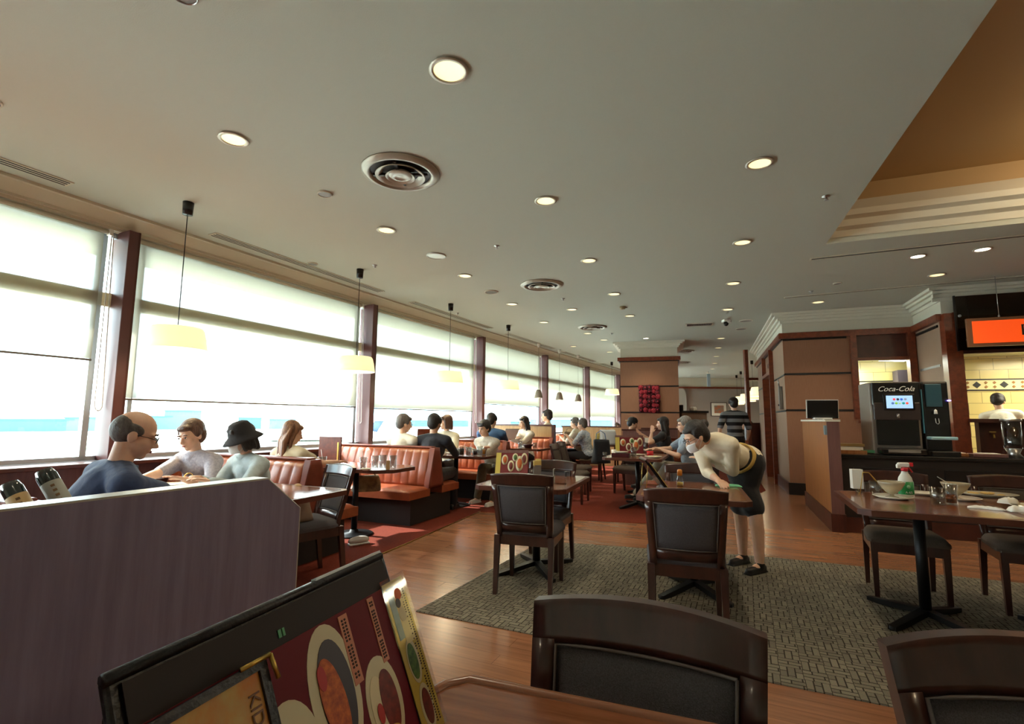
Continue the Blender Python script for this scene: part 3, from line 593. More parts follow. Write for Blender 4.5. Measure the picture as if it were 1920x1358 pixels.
round_diffuser(-.88, 3.69, 'largest round concentric air diffuser, nearest the camera')
round_diffuser(.41, 6.92, 'second round concentric air diffuser, middle of the ceiling')
round_diffuser(1.65, 10.14, 'third round concentric air diffuser, before the pillar')
for x_, y_, lb in ((4.75, 13.6, 'flat round diffuser past the pillar corner, nearer of the pair'), (5.6, 16.3, 'flat round diffuser past the pillar corner, farther of the pair')): round_diffuser(x_, y_, lb, .26)

def disc(name, x, y, r, label, cat, m, h=.015, dark=None):
    t = root(name, label, cat, (x, y, ZC)); MB().lathe([(r, 0), (r, -h*.6), (r*.93, -h), (r*.9, -h), (r*.9, -h*.6), (0, -h*.6)], m, n=32).obj('rim', t)
    MB().lathe([(r*.88, -h*.65), (0, -h*.9)], dark or m, n=32).obj('face', t); return t
M_gr = mat('speaker_mesh', (112, 104, 88), .6)
disc('ceiling_speaker', -.90, 5.68, .115, 'pale brushed round speaker plate left of the second big diffuser', 'speaker', mat('pale_metal_plate', (196, 196, 190), .35, metal=.4))
disc('ceiling_speaker', -.32, 7.34, .105, 'olive grey round speaker grille between two downlights', 'speaker', M_cream, dark=M_gr)
disc('sensor', -1.61, 4.07, .062, 'small unlit round ceiling eye left of the nearest big diffuser', 'sensor', M_cream, dark=M_greyp)
disc('sensor', -2.49, 6.03, .062, 'small dark round ceiling eye left of the second pendant lamp', 'sensor', M_cream, dark=M_greyp)
disc('sensor', 4.48, 6.71, .055, 'small oval eye between the two ceiling slots', 'sensor', M_cream, dark=M_greyp)
disc('sensor', 4.75, 10.2, .11, 'flat round vent by the rectangular grille', 'vent', M_cream, dark=M_greyp)
disc('sensor', 4.45, 9.35, .12, 'flat oval vent ahead of the rectangular grille', 'vent', M_cream, dark=M_greyp)
disc('sensor', -3.2, 2.83, .07, 'round ceiling fitting cut off at the left edge of the frame', 'sensor', M_cream, dark=M_greyp)
disc('sensor', -1.50, 2.05, .06, 'round ceiling fitting cut off at the top edge of the frame', 'sensor', M_metal, dark=M_greyp)
def sprinkler(x, y, label):
    t = root('sprinkler_head', label, 'sprinkler', (x, y, ZC)); MB().lathe([(.03, 0), (.032, -.006), (.012, -.01), (.012, -.025), (0, -.025)], M_metal, n=16).obj('cup', t); MB().lathe([(0, -.03), (.018, -.032), (.018, -.035), (0, -.036)], M_metal, n=14).obj('deflector', t)
for x_, y_, lb in ((-.18, 5.33, 'sprinkler between the nearest and second round diffusers'), (-1.73, 6.07, 'sprinkler right of the second pendant canopy'), (.8, 7.73, 'sprinkler right behind the second round diffuser'), (4.38, 7.15, 'sprinkler next to the far ceiling slot'),
                   (2.65, 4.04, 'sprinkler between the right-hand downlight and the recess'), (-1.0, 8.9, 'sprinkler right of the third pendant canopy'), (2.2, 10.9, 'sprinkler just beyond the third round diffuser')): sprinkler(x_, y_, lb)
t = root('smoke_detector', 'beige round smoke detector on its bracket, right part of the ceiling', 'detector', (1.86, 8.26, ZC)); MB().lathe([(.05, 0), (.05, -.02), (.04, -.045), (0, -.05)], mat('beige_plastic', (150, 130, 92), .5), n=20).obj('housing', t); MB().box((.05, .03, -.006), (.08, .02, .012), M_greyp, rz=.5).obj('bracket', t)
t = root('security_camera', 'small dome camera hanging from the ceiling by the block', 'camera', (4.05, 9.3, ZC)); MB().box((0, 0, -.02), (.12, .12, .04), M_white).obj('mount', t); MB().ell((0, 0, -.07), (.045, .045, .05), M_blackp).obj('dome', t); MB().tube([(0, 0, -.04), (.06, -.08, -.05)], .02, M_white).obj('arm', t)
t = root('ceiling_grille', 'small rectangular slatted return grille right of the third round diffuser', 'vent', (3.71, 9.75, ZC), prz)
MB().box((0, 0, -.006), (.52, .26, .012), M_cream).obj('frame', t); mb = MB().box((0, 0, -.013), (.46, .2, .004), M_groove)
for k in range(14): mb.box((-.21+k*.032, 0, -.017), (.01, .2, .008), M_greyp)
mb.obj('louvres', t)
t = root('emergency_sign', 'thin bluish hanging sign plate in the far corridor', 'sign', (7.6, 19.2, 0)); MB().box((0, 0, 2.80), (.12, .03, .5), mat('pale_blue_sign', (170, 190, 205), .4)).obj('plate', t); MB().tube([(0, 0, 3.05), (0, 0, 3.15)], .01, M_metal).obj('hanger', t)

# pendants
def pendant(x, y, label, zb=1.82, h=.19, r=.235, group=None):
    t = root('pendant_lamp', label, 'pendant lamp', (x, y, 0), 0, group)
    MB().lathe([(0, ZC), (.045, ZC), (.04, ZC-.115), (0, ZC-.115)], M_blackp, n=24).obj('canopy', t)
    MB().tube([(0, 0, ZC-.11), (0, 0, zb+h)], .004, M_blackm, n=6).obj('cable', t)
    MB().lathe([(0, zb+h), (r*.80, zb+h), (r*.86, zb+h-.02), (r*.93, zb+h*.55), (r, zb), (r*.985, zb), (r*.9, zb+h*.55), (r*.8, zb+h-.012), (0, zb+h-.012)], M_lamp, n=48).obj('shade', t)
    l = bpy.data.lights.new('pendant_bulb', 'POINT'); l.energy = 5; l.color = (1, .84, .58); l.shadow_soft_size = .06; lo = bpy.data.objects.new('pendant_bulb', l); COL.objects.link(lo); lo.location = (x, y, zb+.03)
for a_ in (((-2.91, 4.28), 'wide cream pendant lamp nearest the camera, hanging before the widest window'), ((-1.97, 6.26), 'wide cream pendant lamp second from the left, by a window post'), ((-1.03, 8.17), 'wide cream pendant lamp third from the left'),
           ((-.08, 10.04), 'wide cream pendant lamp fourth from the left, over the booth with oak back'), ((3.30, 16.4), 'wide cream pendant lamp beside the pillar')): pendant(*a_[0], a_[1], zb=1.82 if a_[0][1] < 15 else 2.06)
def bell(x, y, label):
    t = root('bell_pendant', label, 'pendant lamp', (x, y, 0)); m_ = mat('concrete_bell_shade', (150, 136, 122), .8)
    MB().lathe([(0, ZC), (.05, ZC), (.04, ZC-.06), (.022, ZC-.1), (0, ZC-.1)], M_white, n=16).obj('canopy', t)
    MB().tube([(0, 0, ZC-.1), (0, 0, 1.96)], .004, M_greyp, n=6).obj('cable', t)
    MB().lathe([(0, 1.98), (.04, 1.98), (.07, 1.93), (.10, 1.80), (.105, 1.775), (.095, 1.775), (.06, 1.92), (0, 1.94)], m_, n=24).obj('shade', t)
    MB().ell((0, 0, 1.80), (.05, .05, .035), M_bulb, n=12).obj('bulb', t)
bell(.67, 12.46, 'small grey bell pendant, leftmost of the three by the fifth window'); bell(1.30, 13.59, 'small grey bell pendant in the middle of the three'); bell(1.96, 14.7, 'small grey bell pendant, rightmost of the three')
# stepped far lamp cluster
for k, (x_, y_, zb) in enumerate(((7.02, 14.1, 1.82), (7.60, 15.7, 1.80), (8.22, 17.4, 1.80), (8.85, 19.2, 1.80), (9.4, 20.8, 1.80))):
    pendant(x_, y_, 'warm pendant lamp in the stepped far row, ' + ['nearest and rightmost', 'second from the right', 'in the middle', 'second from the left', 'farthest and leftmost'][k], zb=zb+.12, h=.26, r=.26, group='stepped row of far pendant lamps')
# red-brown post and beam
t = root('post_and_beam', 'slim red brown post with a short beam in the far room', 'post', (6.28, 13.3, 0), 0)
MB().box((0, 0, ZC/2), (.09, .09, ZC), M_trimwood).obj('post', t); MB().box((.6, 0, 2.36), (1.1, .07, .07), M_trimwood).obj('beam', t)
t = tag(MB().box((6.75, 13.5, .58), (.95, .08, 1.16), M_brown).box((6.75, 13.5, 1.18), (1.0, .12, .04), M_dark).obj('booth_screen'), 'dark brown low booth screen beyond the standing man in stripes', 'screen')
t = root('service_cabinet', 'taupe service cabinet with black top right of the pillar', 'cabinet', (4.52, 12.45, 0), 0)
MB().box((0, .2, .72), (.62, .5, 1.44), M_panel2).obj('body', t); MB().box((0, .2, 1.46), (.70, .56, .05), M_groove).obj('worktop', t); MB().box((-.28, .2, 1.55), (.03, .5, .16), M_groove).obj('side_rail', t)
mb = MB()
for q in ((0, 0), (.05, .02), (-.03, .04)): mb.ell((4.5+q[0], 12.4+q[1], 1.53), (.05, .05, .06), M_napkin, n=8)
tag(mb.obj('napkin_pile'), 'small heap of white napkins on the taupe cabinet', 'napkins')
struct(MB().box((5.25, 17.5, 1.36), (.7, .5, 2.72), M_panel).box((5.25, 17.2, 2.73), (.75, .08, .08), M_trimwood).box((5.25, 17.5, 2.95), (.7, .5, .4), M_cream).box((5.25, 17.24, 1.95), (.71, .02, .03), M_groove).obj('wall_far_pier'))
t = tag(MB().box((2.25, 13.9, .52), (1.7, .08, 1.04), M_light, rz=prz).box((2.25, 13.9, 1.055), (1.74, .14, .03), M_brown, rz=prz).obj('booth_screen'), 'oak veneer low partition under the last windows left of the pillar', 'screen')

# ================= FURNITURE =================
def chair_parts(t, fab, wood=M_dark):
    w0, w1 = .205, .232
    def X(u, z): return u*(w0+(w1-w0)*(z-.4)/.46)
    def Y(u, z): return -.20-.11*max(0, (z-.44))/.42*1.0+.035*u*u
    def part(u0, u1, z0, z1, th, m, name, nu=10, nz=6, zt=None, off=0, bulge=0):
        def f(u, v, s_):
            uu = u0+(u1-u0)*u; zz = z0+(z1-z0)*v
            if zt: zz = z0+((z1+zt(uu))-z0)*v
            b_ = bulge*(1-(2*u-1)**4)*(1-(2*v-1)**4)
            return (X(uu, zz), Y(uu, zz)+(th/2+b_ if s_ else -th/2-b_)+off, zz)
        return MB().slab(f, nu, nz, m).obj(name, t)
    part(-1, 1, .775, .85, .030, wood, 'top_rail', zt=lambda u: .016*(1-u*u), nu=14)
    part(-1, -.80, .40, .78, .032, wood, 'stile', nu=2); part(.80, 1, .40, .78, .032, wood, 'stile', nu=2)
    part(-.8, .8, .44, .50, .030, wood, 'lower_rail', nu=6, nz=2)
    bp = part(-.80, .80, .495, .78, .022, fab, 'back_panel', bulge=.010)
    pts = []
    for k in range(9): u = -.78+1.56*k/8; pts.append((u, .772))
    pts += [(.78, .505)]; pts += [(.78-1.56*k/8, .505) for k in range(1, 9)]; pts += [(-.78, .772)]
    for sgn in (-1, 1): MB().tube([(X(u, z), Y(u, z)+sgn*.018, z) for u, z in pts], .0035, M_pipe, n=6, cap=False).obj('piping', bp)
    # seat
    def seat(u, v, s_):
        a = 2*u-1; b = 2*v-1; wx = .218+.022*v; x = a*wx*(1-.10*b**8*abs(a)**4); y = -.185+.42*v; k = (1-a**8)*(1-b**8)
        return (x, y, (.405+.0*k) if not s_ else .425+.045*k**.5)
    MB().slab(seat, 16, 14, fab).obj('seat', t)
    MB().box((0, .215, .375), (.42, .022, .07), wood).box((0, -.175, .375), (.40, .022, .07), wood).box((-.205, .02, .375), (.022, .40, .07), wood).box((.205, .02, .375), (.022, .40, .07), wood).obj('seat_frame', t)
    for sx in (-1, 1):
        for yy, y2 in ((.20, .205), (-.185, -.235)):
            def leg(u, v, s_, sx=sx, yy=yy, y2=y2):
                k = .021-.007*(1-v); z = .41*v; cy = y2+(yy-y2)*v; cx = sx*(.20+.0*(1-v))
                return (cx+(2*u-1)*k, cy+(k if s_ else -k), z)
            MB().slab(leg, 1, 4, wood, smooth=False).obj('leg', t)
CH = {}
def chair(x, y, deg, label, fab=M_fab):
    """deg: facing direction clockwise from +Y"""
    rz = -math.radians(deg)
    if fab.name not in CH:
        t = root('dining_chair', label, 'chair', (x, y, 0), rz); chair_parts(t, fab); CH[fab.name] = t; return t
    return dup(CH[fab.name], (x, y, 0), rz, label)

def table(name, cx, cy, deg, w_, l_, label, base='star', z=.73, ch=.05, top=M_table):
    """deg: long axis direction clockwise from +Y; w across, l along"""
    rz = -math.radians(deg); t = root(name, label, 'table', (cx, cy, 0), rz)
    pts = [(-w_/2+ch, -l_/2), (w_/2-ch, -l_/2), (w_/2, -l_/2+ch), (w_/2, l_/2-ch), (w_/2-ch, l_/2), (-w_/2+ch, l_/2), (-w_/2, l_/2-ch), (-w_/2, -l_/2+ch)]
    ed = .03
    pin = [(x*(1-2*ed/w_), y*(1-2*ed/l_)) for x, y in pts]
    MB().prism(pts, z-.035, z-.001, M_tedge).prism(pin, z-.001, z, top).obj('table_top', t)
    MB().tube([(0, 0, .05), (0, 0, z-.04)], .032, M_blackm, n=16).obj('pedestal', t)
    if base == 'star':
        for k in range(4):
            a = PI/4+k*PI/2 if l_/w_ < 1.1 else (math.atan2(l_, w_)*(1 if k % 2 == 0 else -1)+(PI if k in (2, 1) else 0)); L = .36
            def f(u, v, s_, a=a, L=L):
                r_ = .02+u*L; ww = .028-.006*u; h = .075-.045*u; x = r_*math.cos(a)-(2*v-1)*ww*math.sin(a); y = r_*math.sin(a)+(2*v-1)*ww*math.cos(a)
                return (x, y, h if s_ else max(.006, h-.035))
            ft = MB().slab(f, 4, 1, M_blackm, smooth=False).obj('foot', t)
            MB().lathe([(0, 0), (.018, 0), (.018, .03), (0, .03)], M_blackm, (.37*math.cos(a), .37*math.sin(a), 0), n=10).obj('foot_pad', ft)
    else: MB().lathe([(0, 0), (.20, 0), (.205, .012), (.19, .022), (.05, .035), (.04, .06), (0, .06)], M_blackm, n=36).obj('round_foot', t)
    MB().box((0, 0, z-.045), (w_*.5, .05, .018), M_blackm).box((0, 0, z-.045), (.05, l_*.5, .018), M_blackm).obj('top_bracket', t)
    return t

TC = table('dining_table', .22, 4.35, 20, .74, 1.0, 'walnut square dining table in the middle with the small menu rack')
TD = table('dining_table', 1.37, 3.87, 19, .74, 1.0, 'walnut dining table the waitress is wiping')
TR1 = table('dining_table', 2.64, 3.32, 24.5, .80, .95, 'walnut table with the spray bottle and dirty dishes', ch=.06)
TR2 = table('dining_table', 3.37, 2.99, 24.5, .80, .95, 'walnut table pushed on at the right edge of the frame, carrying the large plate', ch=.06)
# our table (foreground)
TF = root('dining_table', 'foreground walnut table with raised pale edge, cut off by the bottom of the frame', 'table', (-.125, 1.09, 0), math.atan2(-.34, .94))
# local x along far edge, local -y toward camera
mb = MB().prism([(.0, -.07), (.05, 0), (1.75, 0), (1.8, -.05), (1.8, -.85), (0, -.85)], .69, .726, M_table); mb.obj('table_top', TF)
mb = MB()
rim = [(.0, -.85), (.0, -.07), (.012, -.035), (.05, -.0), (1.75, 0), (1.8, -.05), (1.8, -.85)]
mb.tube([(x, y, .722) for x, y in rim], .013, mat('table_rim_wood', (140, 92, 66), .25)); mb.obj('raised_edge', TF)
MB().tube([(.9, -.42, .04), (.9, -.42, .69)], .035, M_blackm, n=16).obj('pedestal', TF); MB().box((.9, -.42, .03), (.9, .06, .04), M_blackm, rz=.7).box((.9, -.42, .03), (.9, .06, .04), M_blackm, rz=-.7).obj('foot', TF)
# chairs
chair(.15, 3.90, 16, 'dark chair with its charcoal back to the camera, near end of the middle table')
chair(.28, 4.52, 204, 'dark chair facing the camera at the far end of the middle table')
chair(1.08, 3.19, 17, 'dark chair with its back to the camera in front of the waitress')
chair(1.53, 4.30, 199, 'dark chair under the waitress\'s hand at the far end of her table')
chair(2.86, 3.76, 208, 'dark chair facing the camera behind the spray bottle', M_fab2)
chair(3.53, 3.50, 208, 'dark chair facing the camera at the right edge behind the large plate', M_fab2)
chair(.16, .83, 204, 'foreground dark chair with brown piped back, bottom centre')
chair(.87, .66, 188, 'foreground dark chair cut off by the bottom right corner')
chair(-1.60, 4.01, 224, 'dark chair holding a beige tote bag at the end of the booth table')
chair(.93, 7.78, 112, 'dark chair nearest of the two side by side at the left of the far table', M_fab2)
chair(1.12, 8.75, 112, 'dark chair right behind the other at the left of the far table', M_fab2)
chair(2.05, 8.75, 215, 'dark chair pushed in behind the far table with menu rack', M_fab2)
chair(2.85, 7.95, 285, 'dark chair under the older man with glasses', M_fab2)
chair(1.70, 10.6, 290, 'dark chair under the grey haired person in the patterned shirt', M_fab2)
chair(2.75, 9.55, 290, 'dark chair under the woman in black', M_fab2)
chair(.55, 13.2, 30, 'dark chair by the far windows, mostly hidden', M_fab2)

# ---- booths ----
def booth(ex, ey, deg, L, label, low=True, near=True, far=True, wood=False):
    """end centre (aisle side) at ex,ey; benches run toward the window. deg = direction across (facing far side) cw from +Y."""
    rz = -math.radians(deg); t = root('booth_bench', label, 'booth bench', (ex, ey, 0), rz)   # local +y = far side, local -x = toward window
    MB().box((-L/2+.0, 0, .155), (L-.12, .92, .31), M_plinth).obj('plinth', t)
    for sgn, on in ((-1, near), (1, far)):
        if not on: continue
        def seat(u, v, s_, sgn=sgn):
            b = 2*v-1; a = 2*u-1; k = (1-abs(a)**14)*(1-abs(b)**10)
            return (-L/2+a*L/2*(1 if a < 0 else 1), sgn*(.14+.44*v), (.31 if not s_ else .395+.03*k**.5))
        MB().slab(seat, 24, 12, M_or if sgn < 0 else M_or).obj('seat_cushion', t)
    hw = .88
    MB().prism([(-.0, -.17), (0, .17), (-.02, .17), (-.02, -.17)], .40, .41, M_or2).obj('end_strip', t)
    # end cheek (tapered)
    mb = MB()
    def cheek(u, v, s_): z = .40+(hw-.40)*v; h_ = .175-.115*v**1.2; return (.0 if s_ else -.07, (2*u-1)*h_, z)
    mb.slab(cheek, 6, 10, M_or2); mb.obj('end_cheek', t)
    for sgn, on in ((-1, near), (1, far)):
        if not on: continue
        n_ = max(3, int(L/.125))
        def back(u, v, s_, sgn=sgn, n_=n_):
            x = -.06-(L-.06)*u; z = .42+(hw-.42)*v; ch_ = abs(math.sin(PI*n_*u))**.3; bul = .010*ch_*(1-.7*abs(2*v-1)**6); h_ = .15-.10*v**1.1+.02*math.sin(PI*v)
            if not s_: return (x, 0.0, z)
            if v > .93: h_ -= (v-.93)*.5
            return (x, sgn*(h_+bul), z)
        MB().slab(back, n_*8, 12, M_or).obj('channelled_back', t)
    MB().box((-L/2-.02, 0, hw+.004), (L-.06, .10, .02), M_or2, bev=.008).obj('top_roll', t)
    if wood:
        MB().box((-L/2, 0, .62), (L-.0, .05, .98), M_light).obj('oak_screen', t)
        MB().box((-L/2, 0, 1.125), (L+.04, .09, .03), M_brown).box((.0, 0, .62), (.05, .12, 1.02), M_brown).obj('cap_rail', t)
    return t
BD = 23
booth(-2.02, 2.15, BD, 1.9, 'booth bench nearest the camera, hidden behind the divider, under the man in navy')
booth(-1.70, 4.42, BD, 1.75, 'booth bench second from the camera, under the bucket hat and the long haired woman')
booth(-.93, 6.35, BD, 1.55, 'orange channelled booth bench in the open, middle left, with red side panel')
booth(-.05, 8.25, BD, 1.5, 'booth bench behind the fringed person in white')
booth(.85, 10.10, BD+2, 1.6, 'booth bench with tall oak screen and dark cap', wood=True)
booth(1.80, 12.1, BD+3, 1.5, 'far booth bench before the last windows')
booth(2.85, 10.35, 200, 1.1, 'booth bench behind the person in the backwards cap', far=False)
TA = table('booth_table', -1.95, 3.72, 23-90, .62, 1.45, 'booth table under the papers of the three people on the left', base='round', top=mat('glossy_walnut_table', (126, 78, 54), .12, noise=((40, 4, 4), (104, 60, 42)), coat=.6))
TB1 = table('booth_table', -1.68, 5.52, 23-90, .66, 1.25, 'booth table with four empty glasses', base='round', ch=.14, top=MATS['glossy_walnut_table'])
TB2 = table('booth_table', -.80, 7.38, 23-90, .64, 1.2, 'booth table with dark drinks between the black jacket and the white blouse', base='round', top=MATS['glossy_walnut_table'])
TB3 = table('booth_table', .05, 9.25, 24-90, .64, 1.25, 'booth table in front of the woman holding a menu', base='round', top=MATS['glossy_walnut_table'])
TB4 = table('booth_table', 1.0, 11.1, 24-90, .64, 1.2, 'booth table before the young man in profile', base='round', top=MATS['glossy_walnut_table'])
TE = table('dining_table', 1.85, 7.42, 22, .80, 1.25, 'walnut table with upright menu rack and red cup', z=.73)
TFt = table('dining_table', 2.35, 8.95, 22, .75, .95, 'far walnut table in front of the older man')
# tan high board behind the cap person
bs = root('booth_screen', 'greyish plum board with dark cap in front of the person in the backwards cap', 'screen', (2.52, 9.72, 0), prz)
MB().box((0, 0, .52), (.72, .05, 1.04), M_lam).obj('board', bs); MB().box((0, 0, 1.055), (.76, .07, .03), M_brown).obj('cap', bs)
bs = root('booth_screen', 'plum board with dark cap set behind the other, left of the woman in black', 'screen', (3.05, 10.35, 0), prz)
MB().box((0, 0, .53), (.7, .05, 1.06), M_lam).obj('board', bs); MB().box((0, 0, 1.075), (.74, .07, .03), M_brown).obj('cap', bs)

# ---- foreground divider ----
dvd = Vector((-.59+.80, 1.24-.80+.0)); 
A0 = Vector((-.59, 1.24)); dd = (A0-Vector((-.80, .80))).normalized(); dn_ = Vector((dd.y, -dd.x))
dv = root('divider_panel', 'tall plum brown laminate divider with chamfered corner in the left foreground', 'divider', (A0.x, A0.y, 0), math.atan2(dd.y, dd.x))
mb = MB(); prof = [(-2.2, 0), (.10, 0), (.10, 1.015), (.0, 1.098), (-2.2, 1.098)]
for nm, off, hh in (('panel', 0, .0),):
    va = [mb.bm.verts.new((x, 0, z)) for x, z in prof]; vb = [mb.bm.verts.new((x, .052, z)) for x, z in prof]; K = len(prof)
    mb._new([mb.bm.faces.new(va), mb.bm.faces.new(vb[::-1])]+[mb.bm.faces.new((va[k], va[(k+1) % K], vb[(k+1) % K], vb[k])) for k in range(K)], M_partn)
mb.obj('panel', dv)
mb = MB().box((-1.1, .026, 1.10), (2.2, .052, .004), M_ltrim).tube([(0, .001, 1.0985), (.1, .001, 1.016), (.1, .001, .02)], .0018, M_ltrim, n=6)
mb.obj('edge_trim', dv)

# ---- counter and host stand ----
CF = Vector((3.82, 5.86)); cdv = Vector((.94, -.345)).normalized(); rzC = math.atan2(cdv.y, cdv.x)
ct = root('drinks_counter', 'long black granite topped drinks counter on the right', 'counter', (CF.x+cdv.x*.06, CF.y+cdv.y*.06, 0), rzC)
MB().box((1.7, .33, .43), (3.5, .62, .80), mat('counter_front', (34, 28, 26), .5)).obj('body', ct)
MB().box((1.7, .32, .855), (3.54, .68, .04), M_granite, bev=.006).obj('worktop', ct)
MB().box((1.7, .02, .085), (3.5, .03, .17), M_brown).obj('toe_board', ct)
for k in range(4): MB().box((.45+k*.85, .013, .48), (.78, .012, .50), mat('counter_panel', (26, 22, 22), .35)).obj('door', ct)
HS0 = Vector((3.69, 5.88)); hdv = Vector((.39, .92)).normalized(); rzH = math.atan2(hdv.y, hdv.x)
hs = root('host_stand', 'amber veneered wing wall of the host stand at the end of the counter', 'host stand', (HS0.x, HS0.y, 0), rzH)
MB().box((1.0, -.06, .72), (2.0, .12, 1.06), M_orwood).obj('panel', hs)
MB().box((-.006, -.06, .72), (.02, .125, 1.06), M_lam).obj('front_edge', hs)
MB().box((1.0, -.06, .10), (2.04, .15, .20), M_brown).obj('baseboard', hs)
MB().box((1.0, -.06, 1.262), (2.04, .15, .025), M_cream).obj('top_cap', hs)
MB().box((.02, .012, 1.15), (.07, .03, .11), mat('bluish_note_pad', (120, 140, 150), .5)).obj('card_pocket', hs)
tbm = root('tablet_screen', 'black till screen on top of the host stand', 'screen', (3.58, 6.02, 1.275), rzC)
MB().box((.14, .05, .012), (.18, .14, .016), M_white).obj('foot', tbm)
MB().box((.15, .06, .12), (.32, .018, .215), M_blackp, R=Matrix.Rotation(.12, 3, 'X')).obj('display', tbm)
MB().box((.15, .075, .125), (.34, .014, .225), M_white, R=Matrix.Rotation(.12, 3, 'X')).obj('back_case', tbm)
rp_ = root('receipt_printer', 'grey receipt printer with looping white cable by the till', 'printer', (3.98, 6.45, 1.275), rzC)
MB().box((0, 0, .07), (.16, .18, .14), M_greyp, bev=.01).obj('case', rp_); MB().box((-.04, 0, .155), (.10, .10, .03), mat('yellow_note', (190, 180, 60), .6)).obj('note', rp_)
MB().tube([(-.06, -.09, .12), (-.06, -.13, .0), (.02, -.14, -.05), (.12, -.10, -.02), (.1, -.05, .02)], .004, M_white, n=6).obj('cable', rp_)
MB().tube([(.0, -.09, .02), (.03, -.15, -.09), (.06, -.12, -.2), (.1, -.02, -.24)], .004, M_white, n=6).obj('cable', rp_)
tr_ = tag(MB().box((0, 0, .02), (.30, .22, .04), M_orwood).box((-.02, 0, .06), (.26, .2, .04), M_paper, rz=.1).box((.02, .0, .10), (.24, .18, .03), mat('kraft_paper', (150, 120, 70), .8), rz=-.08).box((.16, -.05, .03), (.14, .08, .03), mat('green_card', (70, 130, 90), .7)).obj('paper_tray'), 'tray of papers and cards on the counter beside the drinks machine', 'tray'); tr_.location = (4.05, 6.05, .876); tr_.rotation_euler = (0, 0, rzC)
# drinks machine
dm = root('drinks_machine', 'black and grey touchscreen soda fountain with white script logo', 'drinks machine', (CF.x+cdv.x*.38-cdv.y*.12, CF.y+cdv.y*.38+cdv.x*.12, .876), rzC)
MB().box((.23, .26, .42), (.48, .42, .84), mat('soda_side_grey', (132, 120, 108), .5), bev=.015).obj('cabinet', dm)
MB().box((.235, .035, .70), (.46, .05, .27), M_blackp, bev=.012).obj('header_panel', dm)
MB().box((.235, .03, .50), (.45, .05, .20), mat('soda_front_brown', (58, 46, 44), .3), bev=.01).obj('nozzle_panel', dm)
MB().box((.235, .045, .26), (.40, .05, .30), mat('soda_bay_black', (10, 10, 11), .2)).obj('cup_bay', dm)
MB().box((.235, -.03, .045), (.42, .18, .07), M_blackp, bev=.015).obj('drip_tray', dm)
MB().box((.235, -.12, .05), (.3, .01, .03), M_metal).obj('tray_trim', dm)
MB().tube([(.24, 0, .42), (.24, 0, .47)], .016, M_metal, n=12).obj('nozzle', dm)
sc_ = MB().box((.255, -.003, .605), (.30, .03, .19), M_blackp, bev=.01).obj('screen_bezel', dm)
MB().box((.255, -.021, .605), (.25, .006, .145), mat('lit_screen_pale_blue', (170, 205, 240), .3, emit=((160, 200, 240), .4))).obj('screen', sc_)
mb = MB()
for (x_, z_, c_) in ((.205, .635, (200, 70, 80)), (.24, .635, (40, 40, 60)), (.275, .635, (50, 90, 170)), (.312, .637, (120, 130, 150)), (.19, .59, (70, 100, 150)), (.224, .59, (120, 170, 60)), (.258, .59, (150, 180, 150)), (.292, .59, (20, 130, 120)), (.326, .59, (210, 80, 60))):
    mb.lathe([(.0, .0), (.014, .0), (.014, .002), (0, .002)], mat('icon_%d_%d' % (c_[0], c_[2]), c_, .4, emit=(c_, .5)), (x_, -.0242, z_), 12, Matrix.Rotation(PI/2, 3, 'X'))
mb.obj('icons', sc_)
text_part('logo', 'Coca-Cola', .082, M_white, dm, frame((.235, .0085, .755), (1, 0, 0), (0, 0, 1), (0, -1, 0)), .0015, .45)
wd2 = root('coffee_dispenser', 'black glossy drink dispenser with blue glowing edge beside the soda fountain', 'drinks machine', (CF.x+cdv.x*.88-cdv.y*.12, CF.y+cdv.y*.88+cdv.x*.12, .876), rzC)
MB().box((.12, .25, .42), (.25, .40, .84), M_blackp, bev=.02).obj('body', wd2)
MB().box((.10, .04, .68), (.15, .02, .26), mat('teal_glass_door', (50, 84, 96), .1), bev=.005).obj('upper_door', wd2)
MB().lathe([(0, 0), (.018, 0), (.014, .04), (0, .055)], M_white, (.10, .02, .47), 14).obj('spout', wd2)
MB().tube([(.085, .0, .42), (.085, -.01, .37), (.10, -.015, .355), (.115, -.01, .37), (.115, .0, .42)], .003, M_metal, n=8).obj('lever', wd2)
MB().box((.12, -.03, .20), (.24, .14, .035), mat('pale_blue_lit_shelf', (150, 190, 200), .2), bev=.01).obj('cup_shelf', wd2)
MB().box((.12, -.03, .03), (.26, .16, .06), M_blackp, bev=.01).obj('drip_tray', wd2)
MB().box((-.012, .05, .5), (.008, .03, .5), mat('teal_edge', (80, 140, 160), .2)).obj('edge_strip', wd2)
MB().ell((.235, .03, .62), (.02, .01, .008), mat('violet_led', (150, 120, 255), .3, emit=((130, 110, 255), 4)), n=10).obj('led', wd2)
for x_, lb, m_ in ((1.12, 'flat wooden box of straws on the counter right of the dispensers', M_orwood), (1.42, 'long tray of cutlery on the counter near the frame edge', M_lam)):
    q = CF+cdv*x_+Vector((-cdv.y, cdv.x))*.18; b_ = tag(MB().box((0, 0, .02), (.22 if x_ < 1.3 else .30, .16, .035), m_, bev=.004).box((0, 0, .04), (.18, .12, .01), M_paper).obj('counter_tray'), lb, 'tray'); b_.location = (q.x, q.y, .876); b_.rotation_euler = (0, 0, rzC)
q = CF+cdv*1.66+Vector((-cdv.y, cdv.x))*.2
jr = root('glass_dispenser', 'glass jar dispenser with steel lid at the right edge of the frame', 'dispenser', (q.x, q.y, .876))
